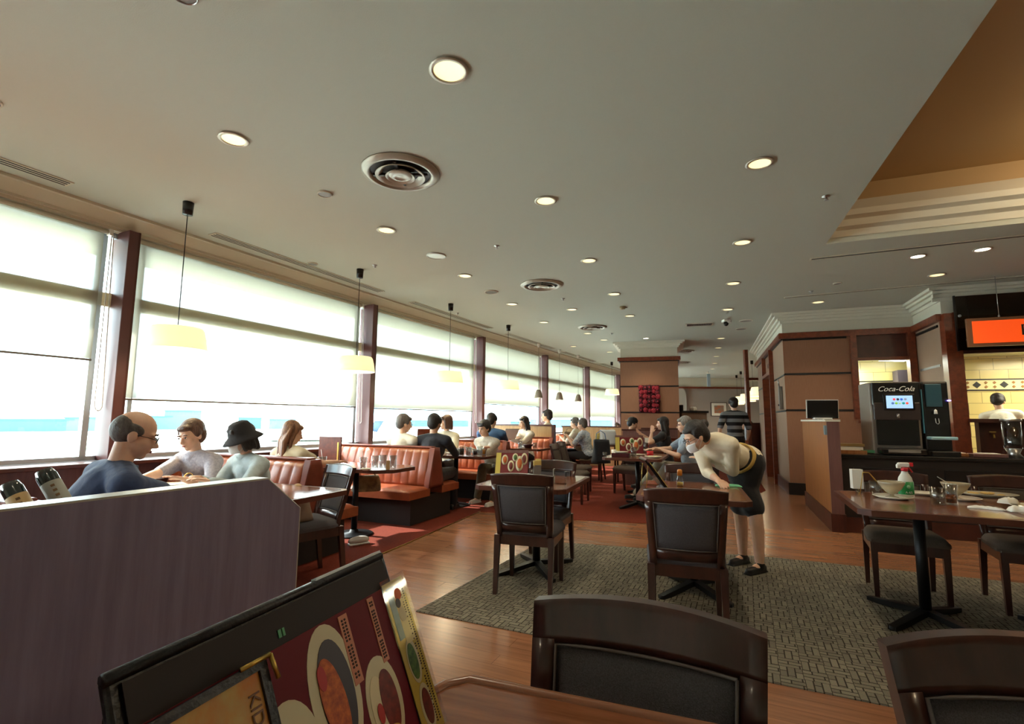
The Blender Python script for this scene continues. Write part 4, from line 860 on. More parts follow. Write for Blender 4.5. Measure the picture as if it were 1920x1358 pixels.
MB().lathe([(0, .10), (.075, .10), (.08, .14), (.08, .40), (.078, .40), (.07, .14), (0, .12)], M_cup, n=28).obj('jar', jr); MB().lathe([(0, .42), (.086, .42), (.09, .41), (.09, .395), (0, .395)], M_metal, n=28).obj('lid', jr); MB().lathe([(0, 0), (.08, 0), (.05, .05), (.07, .10), (0, .10)], M_metal, n=28).obj('foot', jr); MB().lathe([(0, .12), (.069, .13), (.069, .22), (0, .22)], mat('dark_beans', (24, 18, 16), .7), n=20).obj('contents', jr)
q = BO+KD*.42; b_ = root('brass_tap', 'small brass tap fixed on the dark panel under the kitchen pass', 'tap', (q.x, q.y, 1.10), rzF)
MB().tube([(0, -.02, 0), (0, -.08, 0), (0, -.09, -.05)], .012, M_gold2).obj('spout', b_); MB().box((0, -.05, .03), (.07, .015, .012), M_gold2).obj('handle', b_)
# recess warm cove light
for p_ in ((5.15, 3.35), (5.0, .8)):
    ld = bpy.data.lights.new('cove_lamp', 'POINT'); ld.energy = 20; ld.color = (1, .84, .56); ld.shadow_soft_size = .15; lo = bpy.data.objects.new('cove_lamp', ld); COL.objects.link(lo); lo.location = (*p_, ZC+.30)
# ================= PEOPLE =================
def remesh(mb_, name, m, voxel, parent, smooth=3):
    me = bpy.data.meshes.new('tmp'); mb_.bm.to_mesh(me); mb_.bm.free()
    ob = bpy.data.objects.new('tmp', me); COL.objects.link(ob)
    r = ob.modifiers.new('r', 'REMESH'); r.mode = 'VOXEL'; r.voxel_size = voxel; r.use_smooth_shade = True
    s = ob.modifiers.new('s', 'SMOOTH'); s.iterations = smooth; s.factor = .5
    dg = bpy.context.evaluated_depsgraph_get(); me2 = bpy.data.meshes.new_from_object(ob.evaluated_get(dg)); bpy.data.objects.remove(ob); bpy.data.meshes.remove(me)
    me2.name = name; me2.materials.clear(); me2.materials.append(m)
    o2 = bpy.data.objects.new(name, me2); COL.objects.link(o2); o2.parent = parent; return o2
def cap(mb, p0, r0_, p1, r1_, n=12):
    p0 = Vector(p0); p1 = Vector(p1); d = (p1-p0); L = d.length
    if L < 1e-5: mb.ell(p0, (r0_,)*3, None, n=n); return
    d.normalize(); q = d.to_track_quat('Z', 'Y').to_matrix(); prof = [(0, -r0_)]
    for k in range(1, 4): a = PI/2*k/4; prof.append((r0_*math.sin(a), -r0_*math.cos(a)))
    prof.append((r0_, 0)); prof.append((r1_, L))
    for k in range(1, 4): a = PI/2*k/4; prof.append((r1_*math.cos(a), L+r1_*math.sin(a)))
    prof.append((0, L+r1_)); mb.lathe(prof, None, p0, n, q)
def vl(a, b, t): return Vector(a).lerp(Vector(b), t)
def ik(Sh, W, l1, l2, hint):
    d = W-Sh; D = d.length
    if D > (l1+l2)*.995: W = Sh+d.normalized()*(l1+l2)*.995; d = W-Sh; D = d.length
    a = (l1*l1-l2*l2+D*D)/(2*D); h = math.sqrt(max(l1*l1-a*a, 0)); u = d.normalized(); hp = (hint-u*hint.dot(u)).normalized()
    return Sh+u*a+hp*h, W
SKIN = mat('warm_skin', (228, 184, 156), .55, noise=((9, 9, 9), (216, 170, 142)))
SKIN.node_tree.nodes['Principled BSDF'].inputs['Subsurface Weight'].default_value = .08
SKIN.node_tree.nodes['Principled BSDF'].inputs['Subsurface Scale'].default_value = .02
M_lip = mat('lips', (168, 92, 84), .5); M_eye = mat('eye_dark', (30, 20, 18), .2); M_eyew = mat('eye_white', (220, 214, 206), .3); M_brow = mat('brow', (44, 32, 28), .9)
H_blk = mat('black_hair', (26, 22, 22), .5, noise=((70, 70, 6), (44, 36, 34)), bump=.5, bscale=90)
H_brn = mat('brown_hair', (70, 44, 34), .5, noise=((70, 70, 6), (98, 66, 48)), bump=.5, bscale=90)
H_gry = mat('grey_hair', (150, 146, 142), .6, noise=((70, 70, 10), (110, 106, 104)), bump=.5, bscale=90)
H_dkg = mat('dark_grey_hair', (74, 68, 66), .6, noise=((60, 60, 10), (100, 94, 90)), bump=.5, bscale=90)
H_bln = mat('light_brown_hair', (150, 106, 72), .45, noise=((60, 60, 5), (92, 58, 42)), bump=.5, bscale=90)
def cloth(name, c, c2=None, sc=(14, 14, 14)): return mat(name, c, .85, sheen=.15, noise=(sc, c2) if c2 else None, bump=.6, bscale=16)
def striped(name, c1, c2, scale=14, rough=.85, axis='Z'):
    m = mat(name, c1, rough); n = m.node_tree; b = n.nodes['Principled BSDF']; t = n.nodes.new('ShaderNodeTexCoord'); w_ = n.nodes.new('ShaderNodeTexWave'); w_.bands_direction = axis; w_.inputs['Scale'].default_value = scale; w_.inputs['Distortion'].default_value = .3
    r_ = n.nodes.new('ShaderNodeValToRGB'); r_.color_ramp.interpolation = 'CONSTANT'; r_.color_ramp.elements[1].position = .5; r_.color_ramp.elements[0].color = (*lin(c1), 1); r_.color_ramp.elements[1].color = (*lin(c2), 1)
    n.links.new(t.outputs['Object'], w_.inputs['Vector']); n.links.new(w_.outputs['Fac'], r_.inputs[0]); n.links.new(r_.outputs[0], b.inputs['Base Color']); return m

def person(label, hip, deg, lean=10, side=0, head=(0, 0, 0), hands=(None, None), legs='sit', sc=1.0, fem=False, top=None, sleeve=.5, bottom=None, skirt=0,
           hair='short', hm=None, shoes=None, vox=.008, glasses=False, mask=False, hat=None, group=None, neckf=1.0, curl=.5, long_sleeve=False, hipz=None, feet=None, knees=None, apron=None, eyes=True, coat=None, palms=(None, None), extra=None):
    h = math.radians(deg); t = root('person', label, 'person', hip, -h, group)
    Rw = Matrix.Rotation(h, 3, 'Z'); HP = Vector(hip)
    def loc(p): return Rw @ (Vector(p)-HP)
    lr = math.radians(lean); sr = math.radians(side)
    sdv_ = Vector((math.sin(sr), math.sin(lr)*math.cos(sr), math.cos(lr)*math.cos(sr)))
    s = sc; N = sdv_*.50*s; C = sdv_*.33*s; Wst = sdv_*.16*s
    sw = (.165 if fem else .19)*s
    sx = Vector((math.cos(sr), 0, -math.sin(sr)))
    Sh = [N-sdv_*.055*s+sx*sw*k for k in (-1, 1)]
    fwd = Vector((0, 1, 0)); nd = (sdv_*.6+Vector((0, .12, .8))*neckf).normalized()
    if lean > 50: nd = (sdv_*.9+Vector((0, .1, -.1))).normalized()
    HC = N+nd*.175*s
    yaw, pit, rol = [math.radians(v) for v in head]
    HR = Matrix.Rotation(-yaw, 3, 'Z') @ Matrix.Rotation(-pit, 3, 'X') @ Matrix.Rotation(rol, 3, 'Y')
    def H(x, y, z): return HC+HR @ (Vector((x, y, z))*s)
    def hell(mb, c, r, n=14): mb.ell(H(*c), tuple(v*s for v in r), None, HR, n)
    cf = .88 if fem else 1.0
    def torso(mb, e=0.0):
        q = sdv_.to_track_quat('Z', 'Y').to_matrix(); X = Matrix((sx, sdv_.cross(sx), sdv_)).transposed()
        mb.ell(Vector((0, 0, .02)), (.165*s*(1.02 if fem else .98)+e, .125*s+e, .12*s+e), None, X)
        mb.ell(Wst, (.135*s*cf+e, .105*s+e, .15*s+e), None, X)
        mb.ell(C, (.160*s*cf+e, .118*s+e, .15*s+e), None, X)
        mb.ell(C+sdv_*.07*s, (.155*s*cf+e, .108*s+e, .10*s+e), None, X)
        if fem:
            for k in (-1, 1): mb.ell(C+sx*k*.065*s+X @ Vector((0, .085*s, -.01)), (.052*s+e*.5,)*3, None, X, 10)
        cap(mb, Sh[0], .062*s+e, N-sdv_*.02*s, .066*s+e); cap(mb, Sh[1], .062*s+e, N-sdv_*.02*s, .066*s+e)
    # limbs
    arms = []
    for i, k in enumerate((-1, 1)):
        Wd = loc(hands[i]) if hands[i] is not None else Vector((k*.11*s, .34*s, .13*s))
        hint = Vector((k*.55, -.5, -.8))
        E_, Wd = ik(Sh[i], Wd, .275*s, .245*s, hint); arms.append((Sh[i], E_, Wd))
    lg = []
    hz_ = HP.z
    for i, k in enumerate((-1, 1)):
        hj = Vector((k*.085*s, .01, -.01))
        if legs == 'sit': kn = Vector((k*.12*s, .43*s, .0)); an = Vector((k*.13*s, .45*s, -hz_+.085))
        else: kn = Vector((k*.09*s, .03, -.44*s)); an = Vector((k*.09*s, -.02, -hz_+.085))
        if knees: kn = loc(knees[i])
        if feet: an = loc(feet[i])
        lg.append((hj, kn, an))
    def legs_(mb, e=0.0, upto=1.0):
        for hj, kn, an in lg:
            cap(mb, hj, .088*s+e, kn, .058*s+e)
            if upto > .5: cap(mb, kn, .058*s+e, vl(kn, an, .35)+Vector((0, -.012, 0)), .056*s+e); cap(mb, vl(kn, an, .35)+Vector((0, -.012, 0)), .056*s+e, an, .038*s+e)
    mb = MB(); torso(mb); legs_(mb)
    fdir = Vector((0, 1, 0))
    for hj, kn, an in lg: cap(mb, an+Vector((0, -.02, -.03)), .036, an+Vector((0, .13*s, -.055)), .026)
    cap(mb, N-sdv_*.04*s, .056*s*cf, HC-nd*.05*s+HR @ Vector((0, -.02*s, 0)), .050*s*cf)
    # head
    hell(mb, (0, -.012, .028), (.074, .094, .088), 18); hell(mb, (0, .022, -.035), (.060, .068, .072), 16); hell(mb, (0, .058, -.088), (.026, .024, .022)); hell(mb, (0, .01, -.07), (.05, .055, .035))
    for k in (-1, 1):
        hell(mb, (k*.034, .055, -.03), (.026, .028, .028)); hell(mb, (k*.077, -.002, -.008), (.010, .022, .032)); hell(mb, (k*.03, .076, .022), (.026, .012, .010))
    cap(mb, H(0, .085, .005), .008*s, H(0, .106, -.030), .0125*s, 10); hell(mb, (0, .093, -.034), (.018, .013, .009)); hell(mb, (0, .083, -.060), (.024, .014, .010))
    for i, (a_, e_, w__) in enumerate(arms):
        k = (-1, 1)[i]; cap(mb, a_, .050*s, e_, .038*s); cap(mb, e_, .039*s, vl(e_, w__, .35), .037*s); cap(mb, vl(e_, w__, .35), .037*s, w__, .024*s)
        fd = (w__-e_).normalized(); pn = Vector(palms[i]) if palms[i] else Vector((0, 0, -1)); pn = (pn-fd*pn.dot(fd)); pn = pn.normalized() if pn.length > .2 else Vector((k*-1, 0, 0))
        if hands[i] is not None and fd.z < -.5 and not palms[i]: fd = (fd+Vector((0, .9, 0))).normalized(); pn = Vector((0, 0, -1)); pn = (pn-fd*pn.dot(fd)).normalized()
        ld_ = fd.cross(pn).normalized()       # lateral
        Q = Matrix((ld_, fd, -pn)).transposed(); pc_ = w__+fd*.048*s
        mb.ell(pc_, (.040*s, .050*s, .014*s), None, Q, 12)
        for f_ in range(4):
            o_ = (f_-1.5)*.0205*s; L_ = (.030, .036, .034, .026)[f_]*s; b0 = w__+fd*.085*s+ld_*o_; d1 = (fd+pn*.25*curl+ld_*o_*2).normalized(); b1 = b0+d1*L_; d2 = (fd+pn*(.9*curl)).normalized(); b2 = b1+d2*L_*.75; d3 = (fd+pn*(1.8*curl)).normalized(); b3 = b2+d3*L_*.55
            cap(mb, b0, .0095*s, b1, .009*s, 8); cap(mb, b1, .009*s, b2, .0082*s, 8); cap(mb, b2, .0082*s, b3, .0075*s, 8)
        ts = ld_*(1 if ld_.x*k < 0 else -1); t0_ = w__+fd*.025*s+ts*.026*s; t1_ = t0_+(fd*.7+ts*.8+pn*.25).normalized()*.034*s; t2_ = t1_+(fd+ts*.25+pn*.3).normalized()*.028*s
        cap(mb, t0_, .014*s, t1_, .0105*s, 8); cap(mb, t1_, .0105*s, t2_, .009*s, 8)
    remesh(mb, 'body', SKIN, vox, t, 4)
    # face details
    if eyes:
        for k in (-1, 1):
            e1 = MB(); e1.ell(H(k*.031, .0865, .004), (.0125*s, .006*s, .0055*s), M_eyew, HR, 10); e1.ell(H(k*.031, .0905, .0035), (.0058*s, .004*s, .0052*s), M_eye, HR, 8); e1.ell(H(k*.031, .0885, .0105), (.0145*s, .006*s, .0022*s), M_eye, HR, 8); e1.obj('eye', t)
            MB().tube([H(k*.016, .090, .024), H(k*.031, .091, .029), H(k*.048, .082, .025)], .0032*s, M_brow, n=6).obj('eyebrow', t)
        if not mask: MB().ell(H(0, .0945, -.058), (.021*s, .006*s, .0035*s), M_lip, HR, 10).ell(H(0, .0935, -.064), (.017*s, .006*s, .004*s), M_lip, HR, 10).obj('mouth', t)
    if glasses:
        g = MB(); gm_ = M_blackm if glasses is True else glasses
        for k in (-1, 1):
            pts = [H(k*.033+.021*math.cos(a), .101-.012*abs(math.cos(a)) if False else .099, .001+.015*math.sin(a)) for a in [2*PI*q/16 for q in range(17)]]
            g.tube(pts, .0016, gm_, n=6, cap=False); g.tube([H(k*.054, .099, .004), H(k*.073, .06, .006), H(k*.080, -.005, .004)], .0018, gm_, n=6)
        g.tube([H(-.012, .100, .004), H(.012, .100, .004)], .0016, gm_, n=6); g.obj('glasses', t)
    if mask:
        mm = MB(); mm.slab(lambda u, v, s_: H((2*u-1)*.062*(1-.12*(1-v)), .108-.055*(2*u-1)**2+(.012*math.sin(PI*v))+(.003 if s_ else 0), -.098+.075*v), 12, 8, mat('white_face_mask', (236, 236, 236), .8)); 
        for k in (-1, 1): mm.tube([H(k*.06, .055, -.035), H(k*.08, .0, .0)], .0014, M_white, n=5); mm.tube([H(k*.055, .055, -.09), H(k*.08, -.0, -.03)], .0014, M_white, n=5)
        mm.obj('face_mask', t)
    # garments
    g = MB(); torso(g, .014)
    if fem or long_sleeve or True: cap(g, N-sdv_*.06*s, .072*s, N-sdv_*.015*s, .056*s)
    sl_ = 2.0 if long_sleeve else sleeve
    for a_, e_, w__ in arms:
        if sl_ >= 1: cap(g, a_, .068*s, e_, .052*s); cap(g, e_, .052*s, vl(e_, w__, min(.96, sl_-1)), .036*s)
        else: cap(g, a_, .070*s, vl(a_, e_, sl_), .062*s)
    remesh(g, 'shirt' if not coat else coat, top, .010 if vox < .01 else .012, t, 4)
    if not fem or not skirt:
        cl = MB()
        cl.lathe([(.074*s, -.02), (.076*s, .0), (.066*s, .034*s), (.060*s, .032*s), (.066*s, 0)], top, N+nd*.0, 20, nd.to_track_quat('Z', 'Y').to_matrix()); cl.obj('collar', t)
    if skirt:
        g = MB(); g.ell((0, 0, .02), (.185*s, .15*s, .13*s), None)
        for hj, kn, an in lg: cap(g, hj, .115*s, vl(hj, kn, skirt), .10*s)
        cap(g, vl(lg[0][0], lg[0][1], skirt), .09*s, vl(lg[1][0], lg[1][1], skirt), .09*s)
        remesh(g, 'skirt', bottom, .011, t, 5)
    else:
        g = MB(); g.ell((0, 0, .0), (.178*s, .140*s, .115*s), None); legs_(g, .016); remesh(g, 'trousers', bottom, .011, t, 4)
    sm_ = shoes or mat('black_shoe_leather', (22, 20, 20), .35)
    for hj, kn, an in lg:
        g = MB(); cap(g, an+Vector((0, -.03, -.045)), .038, an+Vector((0, .15*s, -.055)), .030); g.ell(an+Vector((0, .0, -.03)), (.042, .05, .045), None); 
        g2 = g; g2.box(an+Vector((0, .055, -.078)), (.075, .25*s, .012), None); remesh(g2, 'shoe', sm_, .009, t, 3)
    if apron: apron(t, s)
    # hair
    if hair:
        g = MB(); hm = hm or H_blk
        if hair == 'bald':
            g.ell(H(0, -.036, .018), (.0795*s, .080*s, .080*s), None, HR, 16)
            for k in (-1, 1): g.ell(H(k*.066, -.01, .022), (.016*s, .05*s, .034*s), None, HR, 10)
        else:
            g.ell(H(0, -.030, .050), (.090*s, .097*s, .090*s), None, HR, 18); g.ell(H(0, -.058, .0), (.082*s, .068*s, .088*s), None, HR, 16)
            if hair in ('short', 'bob', 'fringe', 'long'):
                g.ell(H(0, .050, .076), (.064*s, .040*s, .030*s), None, HR, 12)
                for k in (-1, 1): g.ell(H(k*.076, .005, .032), (.016*s, .040*s, .050*s), None, HR, 10)
            if hair in ('fringe', 'bob'):
                for k in range(-3, 4): cap(g, H(k*.018, .066, .092), .017*s, H(k*.021, .088-.0012*k*k*3, .052), .010*s, 8)
            if hair == 'bob':
                for k in (-1, 1):
                    for yy in (-.05, -.015, .02): cap(g, H(k*.072, yy, .03), .024*s, H(k*.078, yy-.005, -.085), .020*s, 8)
                for xx in (-.045, 0, .045): cap(g, H(xx, -.085, .02), .03*s, H(xx*1.1, -.085, -.10), .026*s, 8)
            if hair == 'long':
                dwn = Vector((0, -.12, -1)).normalized()
                for xx in (-.07, -.04, 0, .04, .07):
                    p0 = H(xx, -.075+abs(xx)*.5, .02); p1 = H(xx*1.1, -.09+abs(xx)*.4, -.11); cap(g, p0, .032*s, p1, .034*s, 8); cap(g, p1, .034*s, p1+dwn*.20*s, .020*s, 8)
                for k in (-1, 1): cap(g, H(k*.076, .01, .03), .020*s, H(k*.086, -.0, -.10), .020*s, 8); cap(g, H(k*.086, 0, -.10), .02*s, H(k*.086, 0, -.10)+dwn*.14*s, .012*s, 8)
            if hair == 'bun':
                g.ell(H(0, -.125, .055), (.042*s, .036*s, .040*s), None, HR, 12); g.ell(H(0, .040, .078), (.060*s, .042*s, .024*s), None, HR, 12)
                for k in (-1, 1): g.ell(H(k*.074, .0, .03), (.014*s, .045*s, .045*s), None, HR, 10)
        remesh(g, 'hair', hm, .006 if vox < .009 else .008, t, 3)
    if hat == 'bucket':
        bm_ = mat('black_hat_cloth', (40, 38, 40), .9, bump=.3, bscale=80); g = MB()
        g.lathe([(0, .145), (.04, .143), (.075, .128), (.092, .095), (.102, .055), (.106, .03), (.14, .0), (.162, -.022), (.158, -.027), (.13, -.006), (.10, .02), (.095, .05)], bm_, H(0, -.01, .01), 32, HR @ Matrix.Scale(s, 3)); g.obj('bucket_hat', t)
    if hat == 'cap':
        bm_ = mat('tan_cap_cloth', (164, 140, 96), .9); g = MB(); g.lathe([(0, .138), (.05, .132), (.082, .10), (.094, .055), (.096, .03), (.090, .03)], mat('black_cap_cloth', (30, 28, 30), .9), H(0, -.01, 0), 28, HR @ Matrix.Scale(s, 3)); g.obj('cap_crown', t)
        MB().slab(lambda u, v, s_: H((2*u-1)*.072*(1-.3*v*v), -.09-.075*v*(1-.25*(2*u-1)**2), .045-.035*v+(.006 if s_ else 0)), 8, 5, bm_).obj('cap_brim', t)
    t['_hc'] = 0
    del t['_hc']
    return t, H, loc, arms

C_navy = cloth('navy_polo_cotton', (34, 50, 84), (42, 62, 100)); C_dark = cloth('dark_trousers', (34, 34, 40)); C_grey = cloth('pale_grey_knit', (178, 172, 180), (150, 146, 156), (60, 60, 60))
C_mint = cloth('pale_mint_blouse', (196, 210, 214), (172, 186, 186)); C_beige = cloth('beige_cardigan', (196, 178, 138)); C_oat = cloth('oatmeal_top', (206, 196, 170)); C_blk = cloth('black_cotton', (24, 24, 30))
C_jk = cloth('black_jacket_wool', (30, 34, 48), (22, 24, 34)); C_wht = cloth('white_lace_blouse', (214, 208, 196), (180, 172, 158), (90, 90, 90)); C_blue = cloth('steel_blue_shirt', (50, 86, 130)); C_khaki = cloth('khaki_wide_trousers', (112, 102, 76), (90, 82, 62))
C_pat = cloth('blue_white_pattern_shirt', (206, 212, 220), (120, 140, 170), (30, 30, 30)); C_lb = cloth('light_blue_check_shirt', (150, 164, 178), (124, 140, 158), (80, 80, 80)); C_chino = cloth('grey_beige_trousers', (150, 142, 124)); C_cream = cloth('cream_blouse', (226, 216, 200))
C_uni = cloth('cream_uniform_blouse', (232, 220, 196), (222, 208, 180)); C_skirt = cloth('black_uniform_skirt', (20, 19, 22)); C_chef = cloth('white_cook_jacket', (232, 226, 208)); C_str = striped('grey_black_striped_knit', (30, 30, 34), (128, 128, 132), 2.2)
M_whs = mat('white_sneaker', (220, 214, 204), .6)

# man in navy polo
person('person, balding, in a navy polo and thin glasses, leaning over the booth table', (-2.21, 2.50, .49), 36, 25, 5, (22, 18, 0), ((-2.30, 3.22, .775), (-1.86, 3.16, .775)), sc=1.06, top=C_navy, sleeve=.75, bottom=C_dark, hair='bald', hm=H_dkg, vox=.0065, glasses=True)
# woman in grey
person('person in a pale grey knit top looking down at papers', (-2.54, 4.42, .49), 196, 30, 0, (-6, 16, 6), ((-2.40, 3.75, .785), (-2.72, 3.72, .785)), sc=1.0, fem=True, top=C_grey, sleeve=1.05, bottom=C_dark, hair='short', hm=H_brn, vox=.0065, curl=.25)
# bucket hat
person('person, in a black bucket hat and white face mask with a pale mint blouse', (-2.04, 4.26, .49), 208, 26, 0, (18, 20, 0), ((-2.15, 3.65, .785), (-2.28, 3.76, .785)), sc=.94, fem=True, top=C_mint, long_sleeve=True, bottom=C_dark, hair='bob', hm=H_blk, vox=.007, mask=True, hat='bucket')
# long hair woman
person('person, woman with long light brown hair seen from behind in a black and beige top', (-2.17, 4.86, .49), 20, 8, 0, (38, 16, 0), ((-2.1, 5.35, .79), (-1.8, 5.25, .79)), sc=.90, fem=True, top=C_oat, sleeve=.45, bottom=C_dark, hair='long', hm=H_bln, vox=.008)
# behind bench1
person('person with short dark grey hair and pale beige shirt, seen from behind', (-1.50, 6.82, .50), 28, 6, 0, (34, 10, 0), ((-1.45, 7.3, .79), (-1.1, 7.25, .9)), sc=1.0, top=cloth('pale_stone_shirt', (208, 204, 190)), sleeve=.8, bottom=C_dark, hair='short', hm=H_dkg, vox=.009, glasses=True)
person('person in a black jacket, seen from behind over the open bench', (-1.06, 6.68, .51), 18, 8, 0, (4, 6, 0), ((-1.1, 7.15, .82), (-.75, 7.1, .8)), sc=1.0, top=C_jk, coat='jacket', long_sleeve=True, bottom=C_blk, hair='short', hm=H_blk, vox=.009)
person('person with shoulder length brown hair in a beige top, facing the black jacket', (-1.02, 8.10, .53), 200, 8, 0, (48, 4, 0), ((-1.0, 7.62, .79), (-.85, 7.6, .8)), sc=.97, fem=True, top=C_oat, long_sleeve=True, bottom=C_dark, hair='bob', hm=H_brn, vox=.009)
person('person in a white lace blouse and wide khaki trousers, leaning over plates', (-.26, 7.95, .49), 214, 28, 0, (6, 14, 0), ((-.62, 7.50, .80), (-.38, 7.42, .82)), sc=1.0, fem=True, top=C_wht, long_sleeve=True, bottom=C_khaki, hair='fringe', hm=H_blk, vox=.0085, shoes=M_whs, knees=((-.42, 7.52, .52), (-.20, 7.50, .50)), feet=((-.50, 7.62, .085), (-.26, 7.40, .085)))
person('person, man in a steel blue shirt seen from behind, beyond the white blouse', (-.36, 8.60, .55), 12, 10, 0, (18, 8, 0), ((-.4, 9.1, .8), (-.1, 9.1, .8)), sc=1.0, top=C_blue, sleeve=.8, bottom=C_dark, hair='short', hm=H_blk, vox=.01)
person('person with long dark hair and white blouse holding up a menu', (.30, 9.88, .52), 222, 8, 0, (22, 10, 0), ((.0, 9.50, .86), (.12, 9.40, .90)), sc=.98, fem=True, top=C_cream, long_sleeve=True, bottom=C_blk, hair='long', hm=H_blk, vox=.009)
person('person, young man in profile with short black hair above the oak screen', (.80, 10.62, .60), 288, 4, 0, (0, 0, 0), ((.3, 10.75, .85), (.35, 10.9, .85)), sc=1.06, top=C_oat, sleeve=.6, bottom=C_dark, hair='short', hm=H_blk, vox=.01)
person('person, with short grey hair in a blue and white patterned shirt at a far table', (1.62, 10.55, .50), 300, 14, 0, (0, 6, 0), ((1.2, 10.62, .86), (1.25, 10.75, .84)), sc=.98, fem=True, top=C_pat, sleeve=.8, bottom=C_dark, hair='short', hm=H_dkg, vox=.01)
person('person, half hidden behind the grey haired person in the patterned shirt', (1.52, 11.25, .52), 290, 10, 0, (0, 6, 0), ((1.1, 11.3, .86), (1.15, 11.45, .84)), sc=.97, top=C_oat, sleeve=.8, bottom=C_dark, hair='short', hm=H_dkg, vox=.012)
person('person, only the top of a reddish brown haired head shows by the last window', (3.02, 14.4, .42), 160, 2, 0, (0, 5, 0), (None, None), sc=.92, fem=True, top=C_blk, bottom=C_dark, hair='short', hm=H_brn, vox=.013, eyes=False)
person('person in a backwards black and tan cap behind the plum board', (2.35, 10.42, .52), 84, 16, 0, (10, 18, 0), ((2.75, 10.35, .78), (2.72, 10.2, .78)), sc=1.0, top=C_blk, sleeve=.6, bottom=C_dark, hair='short', hm=H_blk, vox=.01, hat='cap')
person('person in a black T-shirt with long black hair, one hand raised to the face', (2.84, 9.28, .51), 300, 4, 0, (-10, 2, 0), ((2.57, 9.22, 1.02), (2.45, 9.45, .98)), sc=1.0, fem=True, top=C_blk, sleeve=.55, bottom=C_dark, hair='long', hm=H_blk, vox=.009, palms=((-1, 0, .2), (0, -1, 0)))
person('person with white hair and glasses in a light blue checked shirt, seated in profile', (2.80, 7.92, .48), 282, 6, 0, (0, 8, 0), ((2.35, 7.85, .79), (2.3, 8.1, .79)), sc=1.04, top=C_lb, sleeve=.7, bottom=C_chino, hair='short', hm=H_gry, vox=.008, glasses=mat('red_glasses_frame', (120, 40, 40), .3), knees=((2.38, 7.70, .56), (2.32, 8.0, .55)), feet=((2.05, 7.78, .10), (1.98, 8.05, .10)))
# waitress
tW, HW, lW, aW = person('person, waitress in a cream blouse and black skirt bending to wipe the table', (2.07, 4.50, .89), 240, 68, 0, (24, 30, 0), ((1.72, 4.46, .895), (1.66, 4.08, .775)), legs='stand', sc=.98, fem=True, top=C_uni, sleeve=1.55, bottom=C_skirt, skirt=.88, hair='bun', hm=H_blk, vox=.006, glasses=True, mask=True,
    knees=((2.01, 4.50, .47), (2.08, 4.36, .47)), feet=((2.05, 4.56, .085), (2.07, 4.30, .085)), curl=.35)
sv = Vector((0, math.sin(math.radians(68)), math.cos(math.radians(68)))); sX = Matrix((Vector((1, 0, 0)), sv.cross(Vector((1, 0, 0))), sv)).transposed()
sash = MB(); sash.lathe([(.150, -.035), (.163, -.03), (.163, .03), (.150, .035), (.147, 0), (.150, -.035)], mat('mustard_sash', (196, 160, 84), .8), sv*.075, 32, sX @ Matrix.Diagonal((1, .86, 1))); sash.obj('waist_sash', tW)
# standing man
person('person, standing man in a grey and black striped sweater walking away in the corridor', (4.62, 10.4, .90), 8, 2, 0, (0, 0, 0), ((4.30, 10.42, .86), (4.92, 10.48, .86)), legs='stand', sc=1.04, top=C_str, sleeve=.9, bottom=C_dark, hair='short', hm=H_blk, vox=.009, eyes=False)
# cook
person('person in a white cook jacket, back turned, working in the kitchen', (7.95, 8.05, .95), 40, 24, -6, (10, 26, 0), ((8.1, 8.6, .98), (8.45, 8.4, .98)), legs='stand', sc=1.04, top=C_chef, long_sleeve=True, bottom=C_dark, hair='short', hm=H_blk, vox=.009, eyes=False)
for x_, lb in ((6.62, 'person, only a dark haired head shows above the far booth screen, left of the two'), (7.05, 'person, only a dark haired head shows above the far booth screen, right of the two')):
    person(lb, (x_, 14.4 if x_ < 7 else 14.9, .49), 180, 2, 0, (0, 4, 0), (None, None), sc=.96, top=C_dark, bottom=C_dark, hair='short', hm=H_blk, vox=.014, eyes=False)
# ================= TABLE WARE AND LOOSE THINGS =================
TZ = .7302
def tumbler(x, y, label, z=TZ, h=.115, r=.034, fill=None, level=.5, straw=False, group=None, wide=1.12):
    t = root('glass_tumbler', label, 'glass', (x, y, z), 0, group)
    MB().lathe([(0, .006), (r*.9, .008), (r*wide*.96, h), (r*wide, h), (r, .0), (0, 0)], M_cup, n=24).obj('glass', t)
    if fill: MB().lathe([(0, .009), (r*.86, .010), (r*(.86+.1*level), h*level), (0, h*level)], fill, n=20).obj('drink', t)
    if straw: MB().tube([(.01, 0, .02), (-.02, .005, h+.075)], .003, M_white, n=6).obj('straw', t)
    return t
def plate(x, y, label, z=TZ, r=.12, oval=1.0, rz=0, group=None, food=None):
    t = root('plate', label, 'plate', (x, y, z), rz, group)
    MB().lathe([(0, .004), (r*.55, .004), (r*.66, .008), (r, .020), (r*1.01, .017), (r*.66, .0), (0, 0)], M_ceramic, n=40, R=Matrix.Diagonal((1, oval, 1))).obj('dish', t)
    if food:
        mb = MB(); rn = random.Random(int(x*100))
        for k in range(9): mb.ell((rn.uniform(-.5, .5)*r, rn.uniform(-.4, .4)*r, .014), (r*.14, r*.1, .008), food, n=8)
        o_ = mb.obj('leftovers', t); o_['kind'] = 'stuff'
    return t
